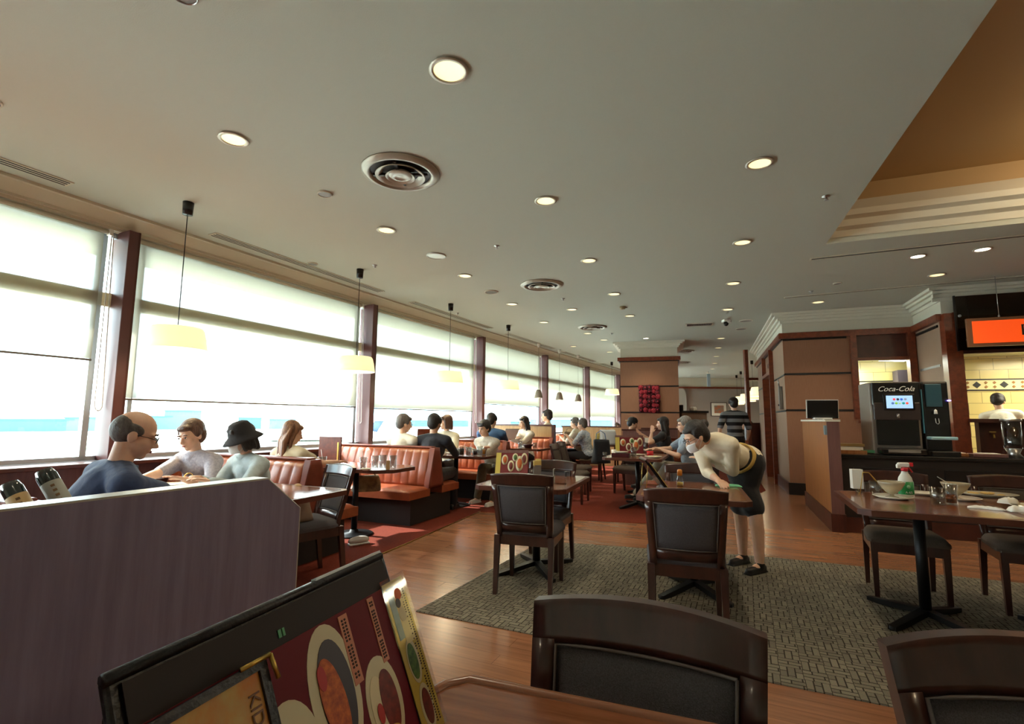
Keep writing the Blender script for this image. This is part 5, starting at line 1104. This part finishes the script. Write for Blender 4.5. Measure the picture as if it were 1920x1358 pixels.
def coupe(x, y, label, z, spoon=False):
    t = root('sundae_glass', label, 'dessert glass', (x, y, z)); g_ = mat('frosted_dessert_glass', (226, 214, 184), .15, trans=.55, coat=.3)
    MB().lathe([(0, 0), (.038, .0), (.038, .005), (.012, .012), (.012, .022), (.030, .034), (.058, .062), (.076, .095), (.080, .108), (.077, .108), (.055, .066), (.028, .040), (0, .034)], g_, n=32).obj('bowl', t)
    MB().lathe([(0, .036), (.028, .042), (.046, .058), (0, .058)], mat('melted_cream', (226, 208, 164), .5), n=24).obj('contents', t)
    if spoon: MB().tube([(.02, 0, .06), (-.10, .02, .145)], .003, M_metal, n=6).ell((.025, 0, .055), (.016, .010, .004), M_metal, n=10).obj('spoon', t)
    return t
def menu_stand(x, y, label, rz, tilt, w=.30, h=.26, z=TZ):
    """dish picture menu in a rack; faces local -y, leaning back"""
    t = root('menu_rack', label, 'menu', (x, y, z), rz); Rt = Matrix.Rotation(-tilt, 3, 'X')
    def pt(a, b, o=0): return Rt @ Vector((a, o, b))
    MB().box(pt(0, h/2, .012), (w, .014, h), M_blackp, R=Rt).box(pt(0, h-.012, 0), (w, .016, .030), M_lam, R=Rt).obj('binder', t)
    MB().box(pt(.01, h/2-.012, -.004), (w*.94, .003, h*.90), mat('menu_red_page', (120, 30, 36), .4), R=Rt).box(pt(-w*.42, h/2-.012, -.006), (w*.15, .003, h*.92), mat('menu_yellow_page', (216, 196, 96), .4), R=Rt).obj('page', t)
    mb = MB(); mb2 = MB(); dish_m = mat('menu_plate_print', (216, 206, 170), .4); foods = [mat('printed_cutlet', (196, 96, 36), .5), mat('printed_stew', (110, 40, 28), .5), mat('printed_greens', (70, 100, 40), .5)]
    for k, (a, b, ra, rb) in enumerate(((-.22, .62, .10, .20), (-.02, .38, .10, .22), (.10, .72, .09, .16), (.24, .48, .12, .30), (.38, .66, .10, .24))):
        p_ = pt(a*w, b*h, -.0075); Q = Rt @ Matrix.Rotation(PI/2, 3, 'X')
        MB().lathe([(1, 0), (1, .0014), (0, .0014)], dish_m, p_, 20, Q @ Matrix.Diagonal((ra*w, rb*h, 1))).obj('dish_print', t)
        MB().lathe([(1, 0), (1, .001), (0, .001)], foods[k % 3] if k != 1 else foods[1], pt(a*w, b*h, -.0092), 16, Q @ Matrix.Diagonal((ra*w*.62, rb*h*.66, 1))).obj('food_print', t)
    MB().tube([pt(-w*.4, .0, -.02), pt(-w*.4, .0, .03), (-w*.4, .02, .0), (-w*.4, .16, 0), (-w*.4, .02+math.sin(tilt)*h*.8, math.cos(tilt)*h*.8)], .0035, M_gold2, n=6).tube([pt(w*.4, .0, -.02), pt(w*.4, .0, .03), (w*.4, .02, .0), (w*.4, .16, 0), (w*.4, .02+math.sin(tilt)*h*.8, math.cos(tilt)*h*.8)], .0035, M_gold2, n=6).obj('wire_rack', t)
    return t
# --- right hand table ---
t = root('wire_menu_holder', 'brass wire A-frame holder with small white cards at the left of the cluttered table', 'holder', (2.60, 3.72, TZ), -.45)
MB().tube([(-.05, -.04, .004), (-.02, -.005, .15), (.02, .005, .15), (.12, -.04, .004)], .003, M_gold2, n=6).tube([(-.05, .05, .004), (-.02, .02, .15), (.02, .03, .15), (.12, .06, .004)], .003, M_gold2, n=6).tube([(-.05, -.04, .004), (-.05, .05, .004)], .003, M_gold2, n=6).tube([(.12, -.04, .004), (.12, .06, .004)], .003, M_gold2, n=6).obj('frame', t)
MB().box((-.055, .03, .10), (.07, .05, .14), M_paper, rz=.2).box((-.045, .035, .035), (.04, .04, .07), M_cup).obj('card_pack', t)
plate(2.62, 3.50, 'white side plate under the frosted glass beside the spray bottle', r=.115)
coupe(2.615, 3.50, 'frosted dessert glass on the plate left of the spray bottle', TZ+.006)
tumbler(2.62, 3.66, 'empty tumbler standing behind the left frosted dessert glass', h=.10)
tumbler(2.78, 3.72, 'empty tumbler behind the spray bottle', h=.10)
t = root('spray_bottle', 'white spray bottle with green label and red trigger', 'spray bottle', (2.76, 3.56, TZ), -.2)
MB().lathe([(0, 0), (.045, 0), (.048, .01), (.047, .10), (.040, .135), (.022, .165), (.018, .185), (0, .185)], mat('white_hdpe', (226, 226, 216), .35), n=28, R=Matrix.Diagonal((1, .72, 1))).obj('body', t)
MB().lathe([(.0485, .022), (.0482, .108), (.0475, .108), (.0478, .022)], mat('green_label', (24, 140, 72), .45), n=28, R=Matrix.Diagonal((1, .74, 1))).obj('label', t)
MB().lathe([(0, .180), (.021, .180), (.021, .203), (0, .203)], mat('red_plastic', (206, 30, 44), .35), n=20).obj('collar', t)
MB().box((-.005, 0, .222), (.075, .026, .034), M_white, bev=.010).box((-.035, 0, .212), (.03, .022, .03), M_white, bev=.008).obj('trigger_head', t)
MB().box((.042, 0, .225), (.022, .024, .026), MATS['red_plastic'], bev=.004).tube([(.02, 0, .212), (.036, 0, .190), (.048, 0, .172)], .006, MATS['red_plastic']).obj('trigger', t)
text_part('label_text', 'A-65', .022, M_white, t, frame((0, -.0365, .036), (1, 0, 0), (0, 0, 1), (0, -1, 0)), .0006)
MB().lathe([(0, 0), (.012, 0), (.012, .001), (0, .001)], mat('pale_green_mark', (150, 210, 170), .5), (0, -.0362, .075), 14, Matrix.Rotation(PI/2, 3, 'X')).obj('label_mark', t)
tumbler(2.735, 3.27, 'tumbler of water with melting ice in front of the spray bottle', fill=M_water, level=.65, r=.036, h=.105)
tumbler(2.83, 3.28, 'tumbler of amber iced tea', fill=M_tea, level=.5, r=.030, h=.125)
plate(3.05, 3.46, 'white side plate under the middle frosted glass', r=.11)
coupe(3.02, 3.46, 'frosted dessert glass with spoon, middle of the cluttered table', TZ+.006, spoon=True)
plate(2.97, 3.68, 'thin white plate edge seen behind the water tumbler', r=.09)
plate(3.42, 3.66, 'large oval white plate at the back of the cluttered table', r=.17, oval=.7, rz=-.4, food=mat('golden_leftovers', (214, 180, 110), .7))
plate(3.22, 3.10, 'round white plate with scraps at the right edge of the frame', r=.14, food=mat('cream_leftovers', (226, 212, 160), .7))
coupe(3.28, 3.14, 'frosted dessert glass on the plate at the right edge of the frame', TZ+.008)
def wipe(x, y, label, rz, flat=True, z=TZ, m=M_napkin, name='wet_wipe', cat='wipe', s=1):
    t = MB(); rn = random.Random(int(x*77+y*13))
    ph = [rn.uniform(0, 6) for _ in range(4)]
    def f(u, v, s_):
        a = 2*u-1; b = 2*v-1; w_ = .035*(1-.45*u) if flat else .04*(1-.3*a*a); l_ = .085 if flat else .07; k = max(0, (1-a**6)*(1-b**4))
        return (a*l_*s, b*w_*s+.008*math.sin(a*4+ph[0])*s, (0.0006 if not s_ else (.004+(.014 if flat else .032)*k*(.8+.25*math.sin(a*9+ph[1])*math.sin(b*5+ph[2])))*s))
    t.slab(f, 16, 8, m); o_ = tag(t.obj(name), label, cat); o_.location = (x, y, z); o_.rotation_euler = (0, 0, rz); return o_
wipe(2.89, 3.11, 'folded white paper wipe near the table edge below the tea tumbler', -.75)
wipe(3.02, 3.02, 'crumpled white wet wipe on the walnut table near the right edge of the frame', -.3, False)
wipe(3.14, 3.22, 'crumpled napkin standing on the plate at the right edge of the frame', .5, False, z=TZ+.02)
# --- waitress table ---
wipe(1.73, 4.05, 'mint green cleaning cloth under the hand of the waitress', -.35, True, m=mat('mint_cloth', (120, 200, 160), .9), name='cleaning_cloth', cat='cloth', s=1.15)
menu_stand(1.20, 3.98, 'menu rack seen edge-on on the table of the waitress, with brass wire glinting', -math.radians(19)+PI/2+.25, .62, w=.28, h=.27)
t = root('syrup_bottle', 'small glass bottle with orange cap beside the edge-on menu rack', 'bottle', (1.345, 4.05, TZ))
MB().lathe([(0, 0), (.026, 0), (.027, .05), (.018, .075), (.016, .085), (0, .085)], M_cup, n=20).obj('bottle', t); MB().lathe([(0, .004), (.023, .005), (.023, .03), (0, .03)], mat('yellow_dressing', (206, 180, 80), .3), n=18).obj('contents', t); MB().lathe([(0, .083), (.019, .083), (.018, .125), (.012, .13), (0, .13)], mat('orange_cap', (214, 140, 50), .4), n=20).obj('cap', t)
# --- middle table ---
menu_stand(.00, 4.62, 'picture menu leaning in its rack on the middle walnut table', -math.radians(20)+.25, .55, w=.30, h=.26)
t = root('napkin_holder', 'small holder stuffed with yellow paper napkins behind the middle menu rack', 'napkins', (.24, 4.66, TZ)); MB().box((0, 0, .05), (.07, .04, .10), M_greyp).obj('holder', t); MB().box((0, 0, .115), (.07, .03, .05), mat('yellow_napkin', (206, 178, 100), .8), rz=.2).box((.01, .01, .13), (.05, .02, .05), MATS['yellow_napkin'], rz=-.3).obj('napkins', t)
t = root('acrylic_card_stand', 'clear acrylic card stand near the corner of the middle table', 'stand', (.40, 4.12, TZ), -.3); MB().box((-.05, 0, .06), (.004, .05, .12), M_cup).box((.0, 0, .003), (.10, .05, .005), M_cup).box((.045, 0, .05), (.004, .05, .10), M_cup).obj('panels', t); MB().box((-.054, 0, .06), (.003, .045, .115), mat('clear_edge_white', (220, 220, 216), .2)).obj('bright_edge', t)
# --- far table with upright menu ---
menu_stand(1.80, 7.70, 'upright picture menu rack on the far walnut table', -.18, .12, w=.42, h=.28)
t = root('serving_box', 'dark red lacquer box with a white plate on top on the far table', 'box', (1.55, 7.12, TZ), -.4); MB().box((0, 0, .028), (.24, .18, .055), mat('dark_red_lacquer', (72, 20, 26), .25), bev=.004).obj('box', t)
plate(1.55, 7.13, 'white plate lying on the dark red box', r=.10, z=TZ+.056)
plate(1.86, 7.45, 'white plate behind the glass on the far table', r=.11)
plate(1.98, 7.05, 'white plate with breadcrumbs in front of the red cup', r=.12, food=MATS['cream_leftovers'])
tumbler(1.72, 7.10, 'clear tumbler before the upright menu', h=.14, r=.036, fill=M_water, level=.5)
t = root('red_cup', 'bright red cup on the far table', 'cup', (2.02, 7.35, TZ)); MB().lathe([(0, 0), (.045, 0), (.048, .07), (.044, .07), (.04, .008), (0, .008)], mat('bright_red_glaze', (200, 24, 30), .25), n=24).obj('body', t)
t = root('white_cup', 'small white mug at the left of the upright menu', 'cup', (1.52, 7.48, TZ)); MB().lathe([(0, 0), (.035, 0), (.038, .08), (.034, .08), (.031, .008), (0, .008)], M_ceramic, n=24).obj('body', t); MB().tube([(.036, 0, .065), (.055, 0, .06), (.055, 0, .025), (.034, 0, .02)], .005, M_ceramic, n=8).obj('handle', t)
tumbler(1.30, 7.02, 'small tumbler at the left corner of the far table', h=.07, r=.026)
# --- table of the older man ---
plate(2.25, 8.70, 'white plate before the older man', r=.12)
for x_, y_, lb in ((2.22, 8.95, 'white sugar pot on the table of the older man'), (2.10, 9.08, 'white cup on the table of the older man, left of the sugar pot')):
    t = root('white_pot', lb, 'pot', (x_, y_, TZ)); MB().lathe([(0, 0), (.04, 0), (.045, .08), (.036, .10), (.015, .11), (0, .112)], M_ceramic, n=24).obj('body', t)
t = root('table_card', 'tall white and red table card by the woman in black', 'card', (2.45, 9.12, TZ), -.2); MB().box((0, 0, .10), (.07, .012, .20), M_paper).box((0, -.008, .05), (.07, .004, .05), mat('card_red_band', (180, 60, 50), .5)).obj('card', t)
# --- booth tables ---
tumbler(-1.50, 5.15, 'empty glass with a straw, leftmost of the four on the open booth table', straw=True, h=.12)
tumbler(-1.40, 5.22, 'empty glass with a straw, second of the four on the open booth table', straw=True, h=.13)
tumbler(-1.31, 5.18, 'empty glass third of the four on the open booth table', h=.14)
tumbler(-1.23, 5.28, 'empty glass rightmost of the four, behind the small card', h=.13)
t = root('wooden_card_block', 'small tan block standing among the empty glasses', 'card block', (-1.245, 5.13, TZ)); MB().box((0, 0, .045), (.035, .03, .09), M_light, bev=.003).obj('block', t)
plate(-1.44, 5.03, 'tiny glass saucer with scraps in front of the empty glasses', r=.05)
tumbler(-2.02, 5.42, 'squat tumbler of red drink with a straw by the long haired woman', fill=mat('red_drink', (150, 20, 30), .15), level=.4, straw=True, h=.10, r=.042)
t = root('menu_board', 'dark brown menu board standing on the booth table beside the long haired woman', 'menu', (-2.05, 5.72, TZ), -.35); MB().box((0, 0, .15), (.30, .02, .30), M_trimwood).obj('board', t); MB().box((.12, -.014, .14), (.02, .006, .20), M_gold2).obj('brass_clip', t)
for k, (x_, y_, f_, l_, h_, lb) in enumerate(((-.80, 7.16, M_cola, .7, .08, 'tumbler of dark cola, leftmost on the second booth table'), (-.70, 7.14, M_cola, .8, .12, 'tall tumbler of dark cola on the second booth table'), (-.60, 7.10, M_water, .4, .12, 'tumbler of water between the dark drinks'), (-.51, 7.15, M_cola, .7, .09, 'tumbler of dark cola right of the water'), (-.44, 7.08, M_water, .6, .13, 'tall tumbler of water by the white blouse'))):
    tumbler(x_, y_, lb, fill=f_, level=l_, h=h_, r=.036)
tumbler(-.40, 7.32, 'small glass of orange juice in the hand of the white blouse', fill=mat('orange_juice', (222, 150, 30), .2), level=.85, h=.09, z=TZ)
plate(-.84, 7.45, 'white plate before the brown haired woman', r=.11, food=MATS['golden_leftovers'])
tumbler(.16, 9.15, 'water tumbler before the woman with the menu', fill=M_water, level=.5); tumbler(.42, 9.05, 'empty tumbler at the aisle end of the oak screen booth table', h=.10)
t = root('dark_bowl', 'dark lidded bowl on the booth table of the woman with the menu', 'bowl', (.30, 9.12, TZ)); MB().lathe([(0, 0), (.05, 0), (.09, .05), (.09, .065), (0, .07)], mat('dark_lacquer_bowl', (60, 20, 26), .3), n=28).obj('bowl', t)
def held_menu(x, y, z, label, R_, w=.26, h=.34, m=None):
    t = root('held_menu', label, 'menu', (x, y, z)); t.rotation_mode = 'XYZ'; t.rotation_euler = R_
    MB().box((0, 0, 0), (w, .008, h), m or M_trimwood).obj('cover', t); MB().box((0, -.006, 0), (w*.94, .004, h*.94), M_paper).obj('page', t)
held_menu(-.02, 9.36, .96, 'open menu held up by the woman with long dark hair', (.9, .0, .3), m=M_greyp)
held_menu(-1.22, 7.22, .93, 'brown menu held by the person in the pale beige shirt', (-.15, 0, PI+.35))
# papers
for k, (x_, y_, rz_, w_, h_, lb) in enumerate(((-2.42, 3.66, .3, .42, .30, 'large white sheet spread before the older woman'), (-2.02, 3.52, -.2, .36, .26, 'white sheet on the booth table in front of the bucket hat'), (-2.62, 3.86, .6, .30, .21, 'sheet half under the woman\'s hand'))):
    o_ = tag(MB().box((0, 0, .001), (w_, h_, .002), M_paper).obj('paper_sheet'), lb, 'paper'); o_.location = (x_, y_, TZ+.001*k*2+.001); o_.rotation_euler = (0, 0, rz_)
t = root('pen', 'silver pen lying on the papers beside the man in navy', 'pen', (-2.10, 3.40, TZ+.006), .5); MB().tube([(-.07, 0, 0), (.07, 0, 0)], .004, M_metal, n=8).obj('barrel', t)
t = root('bracelet', 'gold bracelet watch on the wrist of the older woman', 'bracelet', (-2.41, 3.80, .795)); MB().lathe([(.030, -.006), (.033, -.006), (.033, .006), (.030, .006)], M_gold2, n=20, R=Matrix.Rotation(1.2, 3, 'X')).obj('band', t)
# bottles behind the divider
sh = root('booth_table', 'small table edge behind the divider carrying the two leaning bottles', 'table', (-1.95, 1.75, 0), math.radians(23)); MB().box((0, 0, .71), (.75, 1.0, .04), M_table, bev=.004).obj('table_top', sh); MB().tube([(0, 0, .03), (0, 0, .69)], .035, M_blackm, n=14).obj('pedestal', sh); MB().lathe([(0, 0), (.22, 0), (.2, .02), (.05, .04), (0, .04)], M_blackm, n=30).obj('round_foot', sh)
bm1 = mat('dark_bottle', (22, 34, 34), .12, coat=.5)
def bottle(x, y, z, label, lean, rz, m_l):
    t = root('sauce_bottle', label, 'bottle', (x, y, z)); t.rotation_euler = (0, lean, rz)
    MB().lathe([(0, 0), (.030, 0), (.032, .01), (.032, .20), (.026, .225), (0, .232)], bm1, n=28).obj('body', t)
    MB().lathe([(.0325, .05), (.0325, .17), (.0322, .17), (.0322, .05)], m_l, n=28).obj('label', t)
    mb = MB()
    for k in range(5): mb.box((.022, -.0245, .07+k*.02), (.012, .002, .009), mat('label_ink', (110, 84, 50), .7), rz=.73)
    mb.obj('label_print', t)
bottle(-1.70, 1.86, .815, 'squat dark bottle with tan label leaning left behind the divider, the nearer one', -.62, 0, mat('tan_bottle_label', (190, 158, 108), .6))
bottle(-1.635, 1.92, .855, 'dark bottle with grey label leaning left behind the divider, the farther one', -.62, 0, mat('grey_bottle_label', (140, 138, 128), .6))
t = root('bottle_cradle', 'wire cradle holding the two leaning bottles', 'holder', (-1.72, 1.88, TZ)); MB().box((0.0, 0, .03), (.22, .16, .05), M_blackp, bev=.01).tube([(.05, -.06, .05), (-.08, -.06, .16)], .005, M_metal).tube([(.05, .08, .05), (-.08, .08, .16)], .005, M_metal).obj('rack', t)
o_ = tag(MB().box((0, 0, .004), (.30, .21, .008), M_paper).box((.02, .02, .013), (.27, .19, .008), M_lam).box((.0, .01, .021), (.22, .15, .006), M_metal).obj('menu_pile'), 'pile of menus and papers behind the divider at the left edge', 'papers'); o_.location = (-2.02, 1.90, TZ); o_.rotation_euler = (0, 0, .6)
# bags
def bag(x, y, z, label, m, w=.30, d=.14, h=.26, rz=0, strap=True, name='tote_bag', strapm=None):
    t = root(name, label, 'bag', (x, y, z), rz)
    def f(u, v):
        a = 2*PI*u; k = 1-.14*v+.05*math.sin(3*a+v*4); return (math.copysign(abs(math.cos(a))**.6, math.cos(a))*w/2*k, math.copysign(abs(math.sin(a))**.6, math.sin(a))*d/2*k*(1-.35*v), h*v+.008*math.sin(a*2)*v)
    mb = MB(); n_ = 28; rings = []
    for j in range(9): rings.append([mb.bm.verts.new(f(i/n_, j/8)) for i in range(n_)])
    fs = []
    for p, q in zip(rings, rings[1:]):
        for i in range(n_): fs.append(mb.bm.faces.new((p[i], p[(i+1) % n_], q[(i+1) % n_], q[i])))
    fs.append(mb.bm.faces.new(rings[0][::-1])); fs.append(mb.bm.faces.new(rings[-1])); mb._new(fs, m, True); mb.obj('pouch', t)
    if strap: MB().tube([(-w*.3, 0, h*.95), (-w*.25, .02, h*1.25), (0, .02, h*1.38), (w*.25, .02, h*1.25), (w*.3, 0, h*.95)], .008, strapm or m).obj('strap', t)
    return t
tb_ = bag(-1.66, 3.93, .472, 'beige tote bag slumped on the seat of the dark chair at the booth table', cloth('beige_canvas', (150, 128, 108)), rz=-.6, w=.30, d=.2, h=.22, strap=False)
MB().ell((.03, .0, .235), (.05, .03, .035), M_light).ell((-.05, 0, .23), (.05, .04, .03), mat('brown_scarf', (120, 70, 50), .9)).obj('contents', tb_)
bag(-1.64, 5.78, .425, 'brown and tan leather handbag on the open bench under the table', cloth('olive_tan_bag', (168, 132, 84), (96, 72, 46), (9, 9, 9)), rz=.3, w=.32, d=.18, h=.17, name='handbag')
bag(1.63, 9.15, .47, 'black backpack with denim blue straps hanging on a far chair', cloth('black_nylon', (26, 28, 36)), w=.34, d=.22, h=.42, rz=.3, name='backpack', strapm=cloth('denim_strap', (90, 120, 160)))
bag(1.32, 11.2, .732, 'tan and dark handbag resting on the far booth table by the window', cloth('tan_dark_bag', (150, 126, 92), (50, 40, 34), (5, 5, 5)), w=.34, d=.16, h=.24, name='handbag')
t = bag(1.98, 10.35, .74, 'crumpled white plastic bag left of the backwards cap', mat('white_plastic_film', (214, 218, 222), .3), w=.36, d=.22, h=.30, strap=False, name='plastic_bag')
st = root('side_shelf', 'small dark side stand carrying the crumpled white plastic bag', 'stand', (1.98, 10.35, 0)); MB().box((0, 0, .72), (.4, .3, .03), M_brown).obj('top', st)
for k in ((-.17, -.12), (.17, -.12), (-.17, .12), (.17, .12)): MB().box((k[0], k[1], .35), (.03, .03, .71), M_dark).obj('leg', st)
t = root('draped_coat', 'mustard yellow patterned coat hung over the chair of the grey haired person', 'coat', (1.83, 10.53, .40), 1.2)
MB().slab(lambda u, v, s_: ((2*u-1)*.19*(1-.25*v), (.035 if s_ else 0)+.02*math.sin(u*12), v*.56), 14, 6, cloth('mustard_print', (176, 150, 66), (214, 200, 130), (25, 25, 25))).obj('cloth', t)
t = root('sneaker', 'white sneaker of the long haired woman, showing past the bench plinth', 'shoe', (-1.50, 5.10, 0), -.9)
MB().ell((0, 0, .045), (.038, .11, .040), M_whs).box((0, 0, .012), (.07, .21, .022), M_white, bev=.010).obj('upper', t)
# ================= FOREGROUND MENU RACK =================
u_ = Vector((.31622777, .9486833, 0)); dn3 = Vector((.35793526, -.11931175, -.92609236)); N3 = Vector((.87856835, -.29285612, .37729689)); P1 = Vector((-.37, .51, 1.0))
mr = bpy.data.objects.new('menu_rack', None); COL.objects.link(mr); mr['label'] = 'large foreground picture menu leaning in a black rack on our table, red page with dishes'; mr['category'] = 'menu'
Mm = Matrix((u_, -dn3, N3)).transposed().to_4x4(); Mm.translation = P1; mr.matrix_world = Mm
M_cov = mat('black_leather_cover', (26, 24, 30), .35, bump=.2, bscale=120); M_clear = glassy('clear_sleeve', (.93, .93, .92), .5, .05)
# local: x along top edge, y up the slope (0 top, negative down), z toward viewer
def q(x0, x1, y0, y1, z, m, mb): mb.box(((x0+x1)/2, -(y0+y1)/2, z), (x1-x0, y1-y0, .0012), m)
MB().box((.22, -.145, -.014), (.464, .30, .012), M_cov, bev=.004).obj('back_cover', mr)
MB().tube([(-.012, .004, -.010), (.452, .004, -.010)], .007, M_cov).tube([(.452, .004, -.01), (.452, -.29, -.01)], .005, M_cov).obj('cover_edge', mr)
mb = MB(); q(.0, .445, .004, .047, -.004, mat('brown_cover_band', (36, 27, 27), .5, spec=.25), mb); mb.obj('cover_band', mr)
MB().box((.365, .0115, -.010), (.17, .004, .009), mat('clear_spine', (226, 236, 240), .15)).obj('binding_strip', mr)
pg = MB(); q(.0, .418, .047, .290, -.003, mat('menu_maroon_page', (104, 18, 32), .55, spec=.25), pg); pg = pg.obj('menu_page', mr)
def disc3(x, y, rx, ry, z, m, name, par, rot=0, n=32):
    MB().lathe([(1, -.0004), (1, .0004), (0, .0004)], m, (x, -y, z), n, Matrix.Rotation(rot, 3, 'Z') @ Matrix.Diagonal((rx, ry, 1)), smooth=False).obj(name, par)
Mpl = mat('printed_plate', (206, 194, 158), .4); Mct = mat('printed_cutlet_crust', (208, 104, 36), .5, noise=((90, 90, 20), (150, 60, 20))); Msau = mat('printed_dark_sauce', (44, 26, 28), .4); Mstew = mat('printed_meat_stew', (92, 26, 26), .5, noise=((80, 80, 20), (130, 44, 34))); Mrice = mat('printed_rice', (220, 206, 170), .5); Mtom = mat('printed_tomato', (176, 44, 40), .5); Megg = mat('printed_egg', (218, 184, 84), .5)
disc3(.260, .137, .048, .088, -.0020, Mpl, 'plate_print', pg); disc3(.262, .140, .033, .070, -.0012, Msau, 'sauce_print', pg)
disc3(.252, .148, .022, .058, -.0004, Mct, 'cutlet_print', pg, .1); disc3(.238, .112, .008, .016, .0004, Mtom, 'garnish_print', pg)
disc3(.352, .198, .042, .066, -.0020, Mpl, 'plate_print', pg); disc3(.338, .200, .020, .045, -.0012, Mrice, 'rice_print', pg); disc3(.362, .200, .020, .045, -.0006, Mstew, 'stew_print', pg); disc3(.334, .206, .007, .014, .0002, Mtom, 'garnish_print', pg); disc3(.345, .246, .026, .016, .0004, Megg, 'egg_print', pg)
disc3(.170, .180, .048, .072, -.0020, Mpl, 'plate_print', pg); disc3(.172, .190, .030, .050, -.0012, Mstew, 'stew_print', pg)
Mst = mat('menu_text_strip', (196, 126, 98), .5); Mink = mat('menu_ink', (52, 26, 26), .6)
for (x0, x1, y0, y1) in ((.298, .318, .052, .150), (.372, .388, .050, .150), (.134, .152, .054, .135)):
    mb = MB(); q(x0, x1, y0, y1, -.0016, Mst, mb); so_ = mb.obj('text_strip', pg); mb = MB(); rn = random.Random(int(x0*1000)); yy = y0+.006
    while yy < y1-.008:
        for col in (.3, .62): q(x0+(x1-x0)*col-.0016, x0+(x1-x0)*col+.0016, yy, yy+.003, -.0008, Mink, mb)
        yy += .0048 if rn.random() < .8 else .009
    mb.obj('lettering', so_)
text_part('price_text', '2,700', .014, Mink, pg, frame((.143, -.115, -.0006), (0, -1, 0), (1, 0, 0), (0, 0, 1)), .0003)
mb = MB(); q(.188, .193, .028, .038, -.0026, MATS.get('x') or mat('green_slash_ink', (60, 140, 90), .4), mb); q(.195, .199, .028, .038, -.0026, mat('green_slash_ink', (60, 140, 90), .4), mb); mb.obj('green_mark', mr)  # two short green slashes on the cover band
# yellow side sheet (laminated)
ys = MB(); q(.418, .480, .043, .300, .0006, mat('yellow_menu_sheet', (226, 196, 92), .4), ys); ys = ys.obj('side_sheet', mr)
mb = MB(); q(.412, .488, .036, .304, .0022, M_clear, mb); mb.obj('laminate', ys)
mb = MB(); q(.424, .448, .052, .138, .0014, mat('menu_blue_box', (110, 150, 176), .4), mb); mb.obj('blue_box', ys)
mb = MB(); q(.440, .468, .058, .150, .0016, mat('menu_pale_box', (232, 214, 160), .4), mb); mb.obj('pale_box', ys)
disc3(.452, .068, .010, .010, .0026, mat('printed_orange_food', (214, 96, 36), .5), 'food_print', ys); disc3(.446, .082, .007, .008, .0027, Msau, 'food_print', ys); disc3(.450, .102, .010, .012, .0026, Mrice, 'food_print', ys)
disc3(.445, .178, .017, .036, .0014, Mpl, 'plate_print', ys); disc3(.443, .178, .012, .029, .0022, mat('printed_green_salad', (44, 84, 34), .5, noise=((120, 120, 20), (90, 130, 50))), 'salad_print', ys)
disc3(.447, .252, .018, .036, .0014, Mpl, 'plate_print', ys); disc3(.447, .252, .012, .028, .0022, Mstew, 'soup_print', ys)
mb = MB(); rn = random.Random(9); yy = .055
while yy < .285:
    q(.470, .4725, yy, yy+.0022, .0018, Mink, mb)
    if rn.random() < .7: q(.461, .4635, yy, yy+.0022, .0020, Mink, mb)
    yy += .0042
mb.obj('lettering', ys)
# kids menu in front
km = root('kids_menu', 'small glossy orange kids menu in a black frame in front of the large menu', 'menu'); Mk = Mm.copy(); Mk.translation = P1+N3*.012; km.matrix_world = Mk
mb = MB(); mb.box((.065, -.052, 0), (.150, .010, .006), M_cov).box((.140, -.165, 0), (.012, .23, .006), M_cov).box((-.005, -.165, 0), (.012, .23, .006), M_cov); mb.obj('frame', km)
MB().box((.065, -.175, -.002), (.14, .24, .003), mat('kids_orange_print', (206, 112, 40), .2, noise=((14, 10, 4), (190, 160, 90)), coat=.6)).obj('page', km)
text_part('kids_title', 'KIDS', .022, mat('kids_title_ink', (110, 70, 30), .5), km, frame((.120, -.098, .001), (0, -1, 0), (1, 0, 0), (0, 0, 1)), .0004)
MB().tube([(.108, -.046, .004), (.148, -.046, .008)], .0028, M_gold2, n=8).tube([(.148, -.046, .008), (.152, -.075, .008)], .0028, M_gold2, n=8).obj('brass_corner_clip', km)
# rack base
rb = bpy.data.objects.new('rack_base', None); COL.objects.link(rb); rb.parent = mr; rb.matrix_parent_inverse = Matrix(); 
inv = Mm.inverted()
def lp(p): return inv @ Vector(p)
a1 = P1+dn3*.29; a2 = P1+u_*.44+dn3*.29
MB().tube([lp(a1+Vector((.03, 0, .01))), lp((a1.x+.03, a1.y, .735)), lp((a1.x-.14, a1.y+.05, .735)), lp(P1+dn3*.03-N3*.03)], .004, M_blackm, n=8).tube([lp(a2+Vector((.03, 0, .01))), lp((a2.x+.03, a2.y, .735)), lp((a2.x-.10, a2.y+.03, .735)), lp(P1+u_*.44+dn3*.03-N3*.03)], .004, M_blackm, n=8).obj('wire_stand', mr)
bpy.data.objects.remove(rb)
